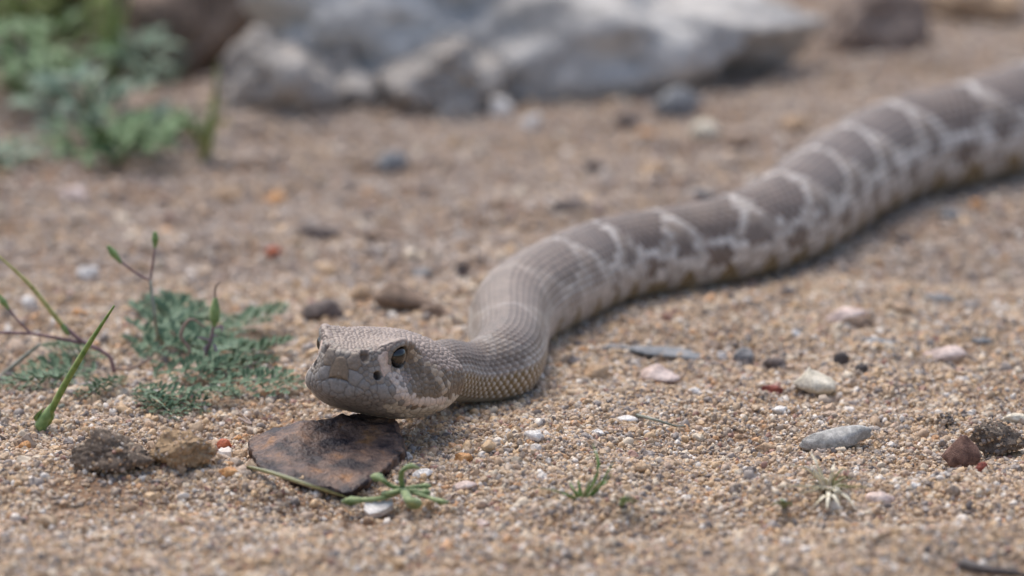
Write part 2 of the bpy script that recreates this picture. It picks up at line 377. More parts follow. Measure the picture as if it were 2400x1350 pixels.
k1 = np.argmin(D, 1); F1 = D[np.arange(len(D)), k1]; id1 = seedC[idx][np.arange(len(D)), k1]
D2 = np.where(seedC[idx] == id1[:, None], 99, D); F2 = D2.min(1)
edge = F2 - F1; along = al[np.arange(len(D)), k1] / (cr[id1] * stret[:, 0])
hh = chh[id1] * 1.12 * (.55 * smooth(0, .5, edge) + .55 * np.clip(1 - F1 * F1, 0, 1))
upish = (HN.reshape(-1, 3) @ HU); backd = np.repeat(st[:NHEAD], NT)
tiltw = smooth(.2, .5, upish) * smooth(1.0, 1.8, backd)
hh += tiltw * .022 * along * smooth(0, .3, edge) + tiltw * .010 * np.exp(-(np.sqrt(ac2[np.arange(len(D)), k1]) / (.25 * cr[id1]))**2) * smooth(.1, .5, edge)
hc = cc[id1] * (1 - .48 * (1 - smooth(.03, .30, edge)))[:, None]
pale_rim = (tiltw * smooth(.2, .9, along) * .18)[:, None]; hc = hc * (1 - pale_rim) + PALE * pale_rim  # sky highlight on the crown scales' back edges, put into the colour
# dark brown cheek patch (eye to jaw) and warm speckle belong to the skin itself
hc = hc * (1 + .10 * fbm(flat * 900, 3, 11))[:, None]
dH = hh.reshape(NHEAD, NT); cH = hc.reshape(NHEAD, NT, 3)
# pale stripe from the front of the eye to the corner of the mouth
sq = []
for a_, b_ in zip([(893, 842), (903, 864), (914, 880), (926, 896), (938, 913), (950, 928), (968, 937), (1000, 943)], [(903, 864), (914, 880), (926, 896), (938, 913), (950, 928), (968, 937), (1000, 943), (1040, 941)]):
    for t in np.linspace(0, 1, 8):
        i_, j_ = pick((a_[0] * (1 - t) + b_[0] * t, a_[1] * (1 - t) + b_[1] * t)); sq += [HV[i_, j_], HV[i_, (NT - j_) % NT]]
kd3 = kdtree.KDTree(len(sq))
for k, p in enumerate(sq): kd3.insert(p, k)
kd3.balance()
sd3 = np.array([kd3.find(p)[2] for p in flat]).reshape(NHEAD, NT) * 100
sw = ((1 - smooth(.06, .11, sd3 + .03 * fbm(flat * 1200, 2, 5).reshape(NHEAD, NT))) * .75)[..., None]
cH = cH * (1 - sw) + STRIPE * (.75 + .25 * smooth(.05, .3, edge).reshape(NHEAD, NT))[..., None] * sw
# mouth line
ml = [(781, 891), (790, 888), (800, 888), (812, 893), (822, 899), (838, 915), (860, 931), (895, 945), (931, 952), (990, 955), (1038, 948), (1068, 932)]
mp = []
for (a, b) in zip(ml[1:-1], ml[2:]):
    for t in np.linspace(0, 1, 12, endpoint=False):
        i, j = pick((a[0] * (1 - t) + b[0] * t, a[1] * (1 - t) + b[1] * t)); mp += [HV[i, j], HV[i, (NT - j) % NT]]
kd2 = kdtree.KDTree(len(mp))
for k, p in enumerate(mp): kd2.insert(p, k)
kd2.balance()
md = np.array([kd2.find(p)[2] for p in flat]).reshape(NHEAD, NT) * 100
mw = (np.exp(-(md / .022)**2) * (.25 + .75 * (1 - smooth(.15, .40, st[:NHEAD])))[:, None]) * (.12 + .88 * (1 - smooth(.18, .36, np.abs(full[:NHEAD, :, 0])))); dH = dH - .075 * mw; cH = cH * (1 - .35 * mw)[..., None]
# nostrils, heat pits and eye sockets: real hollows, their inner shade also put into the colour
def hollow(p, rx, depth, dark, sharp=.55, tall=1.0):
    i, j = pick(p); out = []
    for jj in (j, (NT - j) % NT):
        dl = HV - HV[i, jj]; du_ = dl @ HU; d = np.sqrt(np.maximum(np.sum(dl * dl, 2) - du_**2 + (du_ / tall)**2, 0)) * 100 / rx
        m = 1 - smooth(sharp, 1.0, d)
        rim = np.exp(-((d - 1.12) / .16)**2)
        dH[:] += -(depth + np.maximum(dH, 0)) * m + .014 * rim
        cH[:] = cH * (1 - m[..., None]) + np.array(dark) * m[..., None]
        out.append((i, jj))
    return out
hollow(z1(985, 535), .145, .10, lin(100, 84, 70), .5, 1.5)
hollow(z1(1180, 845), .125, .18, lin(58, 50, 48), .62)
EYE_R = .285
eyes = []
i, j = pick(z2(414, 420))
for jj in (j, NT - j):
    n = HN[i, jj].copy(); n = n - HU * np.dot(n, HU) * .7; n /= np.linalg.norm(n)
    ctr = HV[i, jj] - n * .0010; eyes.append((ctr, n))
    d = np.linalg.norm(HV - ctr, axis=2) * 100
    m = 1 - smooth(EYE_R * .96, EYE_R * 1.22, d)
    dH -= .14 * m; ring = np.exp(-((d - EYE_R * 1.28) / .05)**2); dH += .02 * ring
    cH = cH * (1 - m[..., None] * .6)
# put together
wB = smooth(4.9, 5.5, st)
disp[B] = dB; color[B] = cb
Brow = np.zeros((NHEAD, NT, 3))
for sgn in (1, -1):
    bp = np.array([HV[i_, j_ if sgn > 0 else NT - j_] for i_, j_ in [pick(z2(x_, y_)) for x_, y_ in [(215, 270), (270, 250), (330, 240), (390, 222), (440, 208)]]])
    dd = np.min(np.linalg.norm(HV[:, :, None] - bp[None, None], axis=3), 2) * 100
    Brow += (np.exp(-(dd / .16)**2) * .085)[..., None] * (HL * sgn * .9 + HU * .08)
wh = (1 - smooth(4.75, 5.1, st[:NHEAD]))[:, None]
jm = wh
disp[:NHEAD] = dH * jm + disp[:NHEAD] * (1 - jm); color[:NHEAD] = cH * jm[..., None] + color[:NHEAD] * (1 - jm[..., None])
fade = smooth(0, .06, st)[:, None]
Vb = V.copy(); Vb[:NHEAD] += Brow * .01
Vd = Vb + Nn * (disp * (.35 + .65 * fade))[..., None] * .01
# ------------------------------------------------------------------ object helpers
def tag(o, label=None, cat=None, group=None, kind=None):
    if label: o["label"] = label
    if cat: o["category"] = cat
    if group: o["group"] = group
    if kind: o["kind"] = kind
    return o
def link(name, me, mat=None, parent=None):
    o = bpy.data.objects.new(name, me); COL.objects.link(o)
    if mat: me.materials.append(mat)
    if parent: o.parent = parent; o.matrix_parent_inverse = parent.matrix_world.inverted()
    return o
def empty(name, loc):
    o = bpy.data.objects.new(name, None); COL.objects.link(o); o.location = loc; o.empty_display_size = .01
    o.matrix_world = Matrix.Translation(loc); return o
def mesh_np(name, verts, faces, smooth_=True, colors=None):
    me = bpy.data.meshes.new(name); verts = np.asarray(verts, np.float32); faces = np.asarray(faces, np.int32)
    nf, k = faces.shape
    me.vertices.add(len(verts)); me.vertices.foreach_set("co", verts.ravel())
    me.loops.add(nf * k); me.loops.foreach_set("vertex_index", faces.ravel())
    me.polygons.add(nf); me.polygons.foreach_set("loop_start", np.arange(0, nf * k, k, dtype=np.int32))
    me.polygons.foreach_set("use_smooth", np.full(nf, smooth_))
    if colors is not None:
        a = me.color_attributes.new("tint", 'FLOAT_COLOR', 'POINT')
        c = np.ones((len(verts), 4), np.float32); c[:, :3] = colors; a.data.foreach_set("color", c.ravel())
    me.update(calc_edges=True); me.validate(); return me
class NT_:
    def __init__(s, name):
        s.m = bpy.data.materials.new(name); s.m.use_nodes = True; s.t = s.m.node_tree; s.b = s.t.nodes["Principled BSDF"]
    def n(s, typ, **kw):
        x = s.t.nodes.new("ShaderNode" + typ)
        for k, v in kw.items():
            if k in x.inputs: x.inputs[k].default_value = v
            else: setattr(x, k, v)
        return x
    def l(s, a, b): s.t.links.new(a, b)
    def ramp(s, stops, interp='LINEAR'):
        r = s.n("ValToRGB"); e = r.color_ramp; e.interpolation = interp
        while len(e.elements) < len(stops): e.elements.new(.5)
        for el, (p, c) in zip(e.elements, stops): el.position = p; el.color = c
        return r
    def bump(s, height, dist, strength=.6):
        b = s.n("Bump"); b.inputs["Strength"].default_value = strength; b.inputs["Distance"].default_value = dist
        s.l(height, b.inputs["Height"]); s.l(b.outputs[0], s.b.inputs["Normal"]); return b
    def set(s, **kw):
        for k, v in kw.items(): s.b.inputs[k.replace("_", " ")].default_value = v
        return s
def skin_material():
    q = NT_("snake_skin"); a = q.n("Attribute", attribute_name="tint"); tc = q.n("TexCoord")
    nz = q.n("TexNoise", Scale=1800.0, Detail=3.0); q.l(tc.outputs["Object"], nz.inputs["Vector"])
    r = q.ramp([(.3, (.82, .82, .82, 1)), (.7, (1.14, 1.12, 1.1, 1))]); q.l(nz.outputs[0], r.inputs[0])
    mx = q.n("MixRGB", blend_type='MULTIPLY'); mx.inputs[0].default_value = 1
    q.l(a.outputs["Color"], mx.inputs[1]); q.l(r.outputs[0], mx.inputs[2]); q.l(mx.outputs[0], q.b.inputs["Base Color"])
    q.set(Roughness=.46, Specular_IOR_Level=.42); q.bump(nz.outputs[0], .0002, .25); return q.m
MAT_SKIN = skin_material()
def eye_material():
    q = NT_("snake_eye"); tc = q.n("TexCoord"); nz = q.n("TexNoise", Scale=1500.0, Detail=4.0); q.l(tc.outputs["Object"], nz.inputs["Vector"])
    r = q.ramp([(.35, s2l(12, 10, 9)), (.7, s2l(32, 26, 21))]); q.l(nz.outputs[0], r.inputs[0]); q.l(r.outputs[0], q.b.inputs["Base Color"])
    q.set(Roughness=.08, Specular_IOR_Level=.6, Coat_Weight=.3, Coat_Roughness=.03); return q.m
def black_material():
    q = NT_("pupil_black"); q.set(Base_Color=(.006, .006, .007, 1), Roughness=.06, Specular_IOR_Level=.6, Coat_Weight=1.0, Coat_Roughness=.03); return q.m
def build_snake():
    root = empty("rattlesnake", Vector((float(SNOUT[0]) + .015, float(SNOUT[1]) + .04, 0)))
    tag(root, "grey-brown rattlesnake stretched over the sand with its chin on a flat dark rock", "snake")
    n = NR * NT; i = np.arange(NR - 1)[:, None]; j = np.arange(NT)[None]
    a = i * NT + j; b = i * NT + (j + 1) % NT; faces = np.stack([a, b, b + NT, a + NT], -1).reshape(-1, 4)
    ring0 = Vd[0].mean(0); ringN = Vd[-1].mean(0)
    verts = np.vstack([Vd.reshape(-1, 3), ring0, ringN]); cols = np.vstack([color.reshape(-1, 3), color[0].mean(0), color[-1].mean(0)])
    me = mesh_np("body", verts, faces, True, np.clip(cols, .005, .9))
    bm = bmesh.new(); bm.from_mesh(me); bm.verts.ensure_lookup_table()
    for r, c, fl in ((0, n, 1), (NR - 1, n + 1, 0)):
        for k in range(NT):
            v = (bm.verts[r * NT + k], bm.verts[r * NT + (k + 1) % NT], bm.verts[c])
            f = bm.faces.new(v if not fl else v[::-1]); f.smooth = True
    bmesh.ops.recalc_face_normals(bm, faces=bm.faces); bm.to_mesh(me); bm.free()
    link("body", me, MAT_SKIN, root)
    # rattle: stacked horny segments at the tail's end
    q = NT_("rattle_horn"); q.set(Base_Color=s2l(170, 150, 116), Roughness=.5); tc = q.n("TexCoord"); nz = q.n("TexNoise", Scale=900.0); q.l(tc.outputs["Object"], nz.inputs["Vector"]); q.bump(nz.outputs[0], .0004, .4)
    e = Cn[-1]; tdir = Tn[-1] * np.array([1, 1, 0]); tdir /= np.linalg.norm(tdir); sdv = np.array([-tdir[1], tdir[0], 0])
    prof = [(-.10, .44)]
    for k in range(6):
        b_ = k * .42; r_ = .46 - .035 * k; prof += [(b_ + .02, r_ * .80), (b_ + .12, r_), (b_ + .26, r_ * .98), (b_ + .36, r_ * .80)]
    prof += [(2.62, .12)]; vs = []; fs = []
    for a_, r_ in prof:
        for k in range(14):
            t = 2 * math.pi * k / 14; vs.append(e + tdir * a_ * .01 + (sdv * math.cos(t) * .62 + np.array([0, 0, 1.]) * math.sin(t)) * r_ * .01)
    for a_ in range(len(prof) - 1):
        for k in range(14): fs.append((a_ * 14 + k, a_ * 14 + (k + 1) % 14, (a_ + 1) * 14 + (k + 1) % 14, (a_ + 1) * 14 + k))
    link("rattle", mesh_np("rattle", vs, fs), q.m, root)
    me_m, bk = eye_material(), black_material()
    for (c, nrm) in eyes:
        bm = bmesh.new(); bmesh.ops.create_icosphere(bm, subdivisions=4, radius=EYE_R * .01)
        for f in bm.faces: f.smooth = True
        m = bpy.data.meshes.new("eye"); bm.to_mesh(m); bm.free()
        z = Vector(nrm).normalized(); y = (Vector(HU) - z * z.dot(Vector(HU))).normalized(); x = y.cross(z)
        M = Matrix((x, y, z)).transposed().to_4x4(); M.translation = Vector(c)
        eye = link("eye", m, me_m, root); eye.matrix_world = M
        # slit pupil: a thin lens of the eyeball standing just proud of it
        vs = []; R = EYE_R * .01 * 1.006; fs = []
        N = 17
        for k in range(N):
            t = -1 + 2 * k / (N - 1); el = t * .62; hw = .17 * math.sqrt(max(0, 1 - t * t)) + .001
            for e in (-1, -.33, .33, 1):
                az = e * hw; vs.append((R * math.sin(az) * math.cos(el), R * math.sin(el), R * math.cos(az) * math.cos(el)))
        for k in range(N - 1):
            for e in range(3): fs.append((k * 4 + e, k * 4 + e + 1, k * 4 + e + 5, k * 4 + e + 4))
        pm = mesh_np("pupil", vs, fs); pu = bpy.data.objects.new("pupil", pm); COL.objects.link(pu); pm.materials.append(bk)
        pu.parent = eye
build_snake()
# ------------------------------------------------------------------ ground, sand
spine_xy = path[::6, :2]
def near_snake(x, y):
    P = np.stack([np.ravel(x), np.ravel(y)], 1); d = np.full(len(P), 9.0)
    sel = (P[:, 0] > -.12) & (P[:, 0] < .80) & (P[:, 1] > 1.2) & (P[:, 1] < 2.3); Q = P[sel]; dd = np.full(len(Q), 9.0)
    for a in range(0, len(spine_xy), 20): dd = np.minimum(dd, np.min(np.linalg.norm(Q[:, None] - spine_xy[None, a:a + 20], axis=2), 1))
    d[sel] = dd; return d.reshape(np.shape(x))
BUMPS = []      # (px, py, radius x m, radius y m, height m): mounds and hollows that the photograph shows
for (u, v, rx, ry, h) in [(1480, 1235, .024, .014, -.0030), (1380, 1205, .03, .012, .0014), (350, 1120, .05, .02, .0025), (420, 1290, .05, .02, .0015),
                          (2310, 1345, .018, .010, -.0030), (2180, 1215, .03, .008, -.0022), (2330, 1290, .03, .012, .0018), (740, 560, .02, .01, -.002),
                          (930, 1010, .012, .008, -.0020), (1750, 980, .05, .02, .0012), (700, 470, .04, .02, -.0015), (250, 960, .04, .02, .0012)]:
    p = at_z(u, v); BUMPS.append((p[0], p[1], rx, ry, h * 1.7))
_d = at_z(790, 1185); BUMPS.append((_d[0], _d[1] + .010, .060, .032, -.0055))
def H(x, y):
    x = np.asarray(x, float); y = np.asarray(y, float); p = np.stack([x, y], -1)
    calm = smooth(.012, .035, near_snake(x, y))
    h = .0024 * fbm(p * 14 + 3, 3, 21) + .0015 * fbm(p * 50, 3, 33) + .0006 * fbm(p * 200, 3, 44)
    for (bx, by, rx, ry, hh) in BUMPS: h = h + hh * np.exp(-((x - bx) / rx)**2 - ((y - by) / ry)**2)
    h = h * (.12 + .88 * calm) - .0006
    d = np.hypot(x - .02, y - 1.6)
    far = smooth(.35, .9, y - 1.5) 
    h = h + .0022 * smooth(1.52, 1.62, y) * calm * fbm(p * np.array([26, 70]), 2, 61)
    h = h + .012 * far * fbm(p * 5 + 9, 3, 51)
    h = h + .055 * smooth(-.10, -.30, x - (y - 1.95) * .15) * smooth(1.86, 2.15, y) * (1 + .3 * fbm(p * 20, 3, 8))      # earth bank on the left, behind
    h = h + .10 * smooth(2.2, 3.2, y) * (1 + .4 * fbm(p * 3, 3, 18))
    return h
def Hs(x, y): return float(H(np.array([x]), np.array([y]))[0])
def gp(u, v, dz=0.0):
    d = ray(u, v); o = np.array([0, 0, CAM_Z]); lo, hi = 1.10, 3.2          # first place where the line of sight meets the ground
    for n in (150, 40, 20):
        yy = np.linspace(lo, hi, n); P = o + d[None] * (yy / d[1])[:, None]; under = P[:, 2] < H(P[:, 0], P[:, 1])
        k = int(np.argmax(under)) if under.any() else n - 1; k = max(k, 1); lo, hi = yy[k - 1], yy[k]
    p = P[k]; return np.array([p[0], p[1], Hs(p[0], p[1]) + dz])
def axis(lo, hi, step, far_lo, far_hi):
    a = list(np.arange(lo, hi, step)); s = step
    while a[-1] < far_hi: s *= 1.16; a.append(a[-1] + s)
    b = [lo]; s = step
    while b[-1] > far_lo: s *= 1.16; b.append(b[-1] - s)
    return np.array(b[:0:-1] + a)
gx = axis(-.26, .38, .0016, -14, 14); gy = axis(1.16, 2.3, .0019, -14, 24)
X, Y = np.meshgrid(gx, gy); Z = H(X, Y)
nx, ny = len(gx), len(gy)
i = np.arange(ny - 1)[:, None] * nx + np.arange(nx - 1)[None]
gfaces = np.stack([i, i + 1, i + nx + 1, i + nx], -1).reshape(-1, 4)
SAND = [(0, s2l(176, 148, 112)), (.19, s2l(196, 162, 116)), (.31, s2l(152, 134, 114)), (.44, s2l(206, 190, 164)), (.55, s2l(168, 136, 100)), (.65, s2l(128, 120, 114)),
        (.73, s2l(184, 158, 132)), (.84, s2l(96, 86, 80)), (.89, s2l(222, 214, 202)), (.945, s2l(146, 100, 80)), (.965, s2l(202, 150, 94)), (.985, s2l(62, 56, 56))]
SAND = [(p, tuple((.76 * a + .24 * b) * 1.06 for a, b in zip(c, s2l(172, 160, 150)))) for p, c in SAND]
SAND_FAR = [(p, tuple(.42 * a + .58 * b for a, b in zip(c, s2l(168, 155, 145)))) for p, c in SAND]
def ground_material():
    q = NT_("sandy_ground"); geo = q.n("NewGeometry")
    vo = q.n("TexVoronoi", Scale=950.0); q.l(geo.outputs["Position"], vo.inputs["Vector"])
    sp = q.n("SeparateColor"); q.l(vo.outputs["Color"], sp.inputs[0])
    r = q.ramp([(p, tuple(.45 * c + .55 * d for c, d in zip(col[:3], s2l(134, 121, 110))) + (1,)) for p, col in SAND], 'CONSTANT'); q.l(sp.outputs[0], r.inputs[0])
    n2 = q.n("TexNoise", Scale=26.0, Detail=5.0); q.l(geo.outputs["Position"], n2.inputs["Vector"])
    r2 = q.ramp([(.35, s2l(206, 186, 170)), (.65, s2l(255, 250, 240))]); q.l(n2.outputs[0], r2.inputs[0])
    mx = q.n("MixRGB", blend_type='MULTIPLY'); mx.inputs[0].default_value = 1; q.l(r.outputs[0], mx.inputs[1]); q.l(r2.outputs[0], mx.inputs[2])
    q.l(mx.outputs[0], q.b.inputs["Base Color"]); q.set(Roughness=.85, Specular_IOR_Level=.25)
    n3 = q.n("TexNoise", Scale=1400.0, Detail=3.0); q.l(geo.outputs["Position"], n3.inputs["Vector"])
    ad = q.n("Math", operation='SUBTRACT'); q.l(n3.outputs[0], ad.inputs[0]); q.l(vo.outputs["Distance"], ad.inputs[1])
    q.bump(ad.outputs[0], .0006, .8); return q.m
ground = link("ground", mesh_np("ground", np.stack([X.ravel(), Y.ravel(), Z.ravel()], 1), gfaces), ground_material())
tag(ground, "bare sandy ground strewn with grit", "ground", kind="structure")

def grain_material(pal):
    q = NT_("sand_grain"); a = q.n("Attribute", attribute_name="g_rand"); a.attribute_type = 'INSTANCER'
    r = q.ramp(pal, 'CONSTANT'); q.l(a.outputs["Fac"], r.inputs[0])
    tc = q.n("TexCoord"); nz = q.n("TexNoise", Scale=2.4, Detail=3.0); q.l(tc.outputs["Object"], nz.inputs["Vector"])
    r2 = q.ramp([(.35, (.78, .76, .74, 1)), (.65, (1.1, 1.1, 1.1, 1))]); q.l(nz.outputs[0], r2.inputs[0])
    mx = q.n("MixRGB", blend_type='MULTIPLY'); mx.inputs[0].default_value = 1; q.l(r.outputs[0], mx.inputs[1]); q.l(r2.outputs[0], mx.inputs[2])
    q.l(mx.outputs[0], q.b.inputs["Base Color"]); q.set(Roughness=.55, Specular_IOR_Level=.45)
    return q.m
def scatter(name, P, size, label, cat):
    n = len(P); me = bpy.data.meshes.new(name); me.vertices.add(n); me.vertices.foreach_set("co", P.astype(np.float32).ravel())
    def attr(nm, typ, key, val):
        a = me.attributes.new(nm, typ, 'POINT'); a.data.foreach_set(key, np.asarray(val, np.float32).ravel())
    attr("g_scale", 'FLOAT_VECTOR', "vector", size[:, None] * rng.uniform(.75, 1.25, (n, 3)) * [1, 1, .82])
    e = rng.uniform(0, 6.283, (n, 3)); e[:, :2] *= .35; attr("g_rot", 'FLOAT_VECTOR', "vector", e)
    attr("g_rand", 'FLOAT', "value", rng.random(n))
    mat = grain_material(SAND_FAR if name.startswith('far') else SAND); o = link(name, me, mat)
    ng = bpy.data.node_groups.new(name, 'GeometryNodeTree'); ng.interface.new_socket("Geometry", in_out='INPUT', socket_type='NodeSocketGeometry'); ng.interface.new_socket("Geometry", in_out='OUTPUT', socket_type='NodeSocketGeometry')
    N = lambda t: ng.nodes.new(t); L = ng.links.new
    gi, go = N("NodeGroupInput"), N("NodeGroupOutput"); join = N("GeometryNodeJoinGeometry")
    for v in range(7):
        ico = N("GeometryNodeMeshIcoSphere"); ico.inputs["Subdivisions"].default_value = 2; ico.inputs["Radius"].default_value = 1
        pos = N("GeometryNodeInputPosition"); ad = N("ShaderNodeVectorMath"); ad.operation = 'ADD'; ad.inputs[1].default_value = (v * 7.3, v * 3.1, v * 1.7); L(pos.outputs[0], ad.inputs[0])
        nz = N("ShaderNodeTexNoise"); nz.inputs["Scale"].default_value = .95; nz.inputs["Detail"].default_value = 2.0; L(ad.outputs[0], nz.inputs["Vector"])
        sb = N("ShaderNodeVectorMath"); sb.operation = 'SUBTRACT'; sb.inputs[1].default_value = (.5, .5, .5); L(nz.outputs["Color"], sb.inputs[0])
        ms = N("ShaderNodeVectorMath"); ms.operation = 'SCALE'; ms.inputs["Scale"].default_value = 1.9; L(sb.outputs[0], ms.inputs[0])
        sp = N("GeometryNodeSetPosition"); L(ico.outputs["Mesh"], sp.inputs["Geometry"]); L(ms.outputs[0], sp.inputs["Offset"])
        ss = N("GeometryNodeSetShadeSmooth"); ss.inputs["Shade Smooth"].default_value = (v % 3 != 0); L(sp.outputs[0], ss.inputs[0])
        sm = N("GeometryNodeSetMaterial"); sm.inputs["Material"].default_value = mat; L(ss.outputs[0], sm.inputs[0])
        g2 = N("GeometryNodeGeometryToInstance"); L(sm.outputs[0], g2.inputs[0]); L(g2.outputs[0], join.inputs[0])
    iop = N("GeometryNodeInstanceOnPoints"); iop.inputs["Pick Instance"].default_value = True; L(gi.outputs[0], iop.inputs["Points"]); L(join.outputs[0], iop.inputs["Instance"])
    def named(nm, typ):
        a = N("GeometryNodeInputNamedAttribute"); a.data_type = typ; a.inputs["Name"].default_value = nm; return a.outputs["Attribute"]
    L(named("g_rot", 'FLOAT_VECTOR'), iop.inputs["Rotation"]); L(named("g_scale", 'FLOAT_VECTOR'), iop.inputs["Scale"])
    L(iop.outputs[0], go.inputs[0]); m = o.modifiers.new("grains", 'NODES'); m.node_group = ng
    return tag(o, label, cat, kind="stuff")
def footprint(n, y0, y1, margin):
    y = rng.uniform(y0, y1, int(n * 2.2)); x = rng.uniform(-1, 1, len(y)); half = (y + .02) * .094 + margin
    ed = np.minimum(np.minimum((1 - np.abs(x)) * half / .06, (y - y0) / .05 if y0 < 1.3 else 9), (y1 - y) / .12 if y1 > 2 else 9)
    keep = (rng.random(len(y)) < half / half.max()) & (rng.random(len(y)) < np.clip(ed, 0, 1)**1.3); y = y[keep][:n]; x = (x[keep] * half[keep])[:n]
    return x, y
def make_grains(n, y0, y1, margin, med, sig, lo, hi, name, label, patch=0.0):
    x, y = footprint(n, y0, y1, margin); size = np.clip(med * np.exp(rng.normal(0, sig, len(x))), lo, hi)
    if patch:
        d = fbm(np.stack([x, y], 1) * 30, 3, 77); k = rng.random(len(x)) < np.clip(.72 + patch * d, .10, 1); x, y, size = x[k], y[k], size[k]
    z = H(x, y) + size * rng.uniform(-.25, .45, len(x)); P = np.stack([x, y, z], 1)
    return scatter(name, P, size, label, "sand" if med < .0009 else "gravel")
make_grains(350000, 1.17, 1.56, .07, .00048, .40, .00022, .0013, "sand_grains", "loose tan and cream sand grains around the snake's head", .55)
make_grains(160000, 1.56, 2.25, .10, .00070, .38, .0003, .0019, "far_sand_grains", "loose tan sand grains behind and beyond the snake", .5)
make_grains(6800, 1.18, 2.2, .09, .00125, .30, .0010, .0028, "gravel", "scattered coarse tan grit lying on the sand", .5)
# ------------------------------------------------------------------ rocks, pebbles, clods
def stone_material(name, c1, c2, c3=None, scale=260.0, rough=.8, bump=.0006, spec=.3, lo=.32, hi=.62):
    q = NT_(name); tc = q.n("TexCoord")
    nz = q.n("TexNoise", Scale=scale, Detail=7.0, Roughness=.65); q.l(tc.outputs["Object"], nz.inputs["Vector"])
    stops = [(lo, s2l(*c1)), (hi, s2l(*c2))] + ([(hi + .12, s2l(*c3))] if c3 else [])
    r = q.ramp(stops); q.l(nz.outputs[0], r.inputs[0])
    n2 = q.n("TexNoise", Scale=scale * 7, Detail=3.0); q.l(tc.outputs["Object"], n2.inputs["Vector"])
    r2 = q.ramp([(.35, (.74, .73, .72, 1)), (.62, (1.12, 1.12, 1.1, 1))]); q.l(n2.outputs[0], r2.inputs[0])
    mx = q.n("MixRGB", blend_type='MULTIPLY'); mx.inputs[0].default_value = 1; q.l(r.outputs[0], mx.inputs[1]); q.l(r2.outputs[0], mx.inputs[2])
    q.l(mx.outputs[0], q.b.inputs["Base Color"]); q.set(Roughness=rough, Specular_IOR_Level=spec)
    ad = q.n("Math", operation='ADD'); q.l(nz.outputs[0], ad.inputs[0]); q.l(n2.outputs[0], ad.inputs[1]); q.bump(ad.outputs[0], bump, .7); return q.m
def ico(sub):
    bm = bmesh.new(); bmesh.ops.create_icosphere(bm, subdivisions=sub, radius=1)
    v = np.array([x.co[:] for x in bm.verts]); f = np.array([[y.index for y in x.verts] for x in bm.faces]); bm.free(); return v, f
ICO = {k: ico(k) for k in (2, 3, 4, 5, 6)}
def stone_mesh(name, half, seed, sub=3, cuts=9, rough=.10, fine=.03, cut_lo=.62, freq=1.3, peak=0.0, lean=0.0):
    r = np.random.default_rng(seed); v, f = ICO[sub]; v = v.copy()
    for _ in range(cuts):                                   # flat facets, as a broken stone has
        n = r.normal(size=3); n /= np.linalg.norm(n); d = r.uniform(cut_lo, .92); t = v @ n - d; v = v - np.where(t > 0, t, 0)[:, None] * n * .92
    nrm = v / np.linalg.norm(v, axis=1)[:, None]
    v = v + nrm * (rough * fbm(v * freq + seed * 3.7, 3, seed)[:, None] + fine * fbm(v * freq * 5 + seed, 3, seed + 9)[:, None])
    if peak:
        t = np.clip((v[:, 2] + .3) / 1.2, 0, 1); v[:, 0] = v[:, 0] * (1 - peak * t) + lean * t; v[:, 1] *= 1 - peak * t
    ext = np.abs(v).max(0); v = v / ext * np.asarray(half)
    return mesh_np(name, v, f, True)
def ppm(p): return FOC / 36 * 2400 / np.linalg.norm(p - np.array([0, 0, CAM_Z]))
MATS = {
 'cream': stone_material("cream_stone", (196, 186, 164), (226, 218, 200), scale=200),
 'white': stone_material("white_stone", (200, 194, 188), (232, 228, 222), scale=200, rough=.5),
 'pink': stone_material("pinkish_stone", (196, 170, 158), (222, 204, 194), scale=120, rough=.55),
 'grey': stone_material("grey_stone", (120, 118, 118), (160, 158, 156), scale=300),
 'speck': stone_material("speckled_grey_stone", (138, 136, 132), (206, 204, 198), scale=600),
 'dark': stone_material("dark_stone", (80, 72, 69), (124, 112, 106), scale=300),
 'bluegrey': stone_material("blue_grey_stone", (104, 108, 112), (148, 150, 152), scale=300),
 'black': stone_material("black_chip", (58, 54, 54), (90, 84, 82), scale=300),
 'red': stone_material("red_stone", (104, 48, 40), (150, 78, 62), scale=300, rough=.5),
 'rbrown': stone_material("reddish_brown_stone", (88, 64, 56), (140, 108, 94), (112, 104, 104), scale=420),
 'tan': stone_material("tan_stone", (162, 132, 104), (204, 178, 148), scale=300),
 'orange': stone_material("orange_stone", (184, 128, 78), (216, 166, 112), scale=300, rough=.5),
 'redor': stone_material("red_orange_stone", (170, 84, 56), (202, 120, 84), scale=300, rough=.5),
 'brown': stone_material("brown_stone", (92, 78, 68), (150, 128, 110), (176, 160, 146), scale=260),
 'purple': stone_material("purple_brown_stone", (70, 54, 58), (104, 84, 86), scale=260),
}
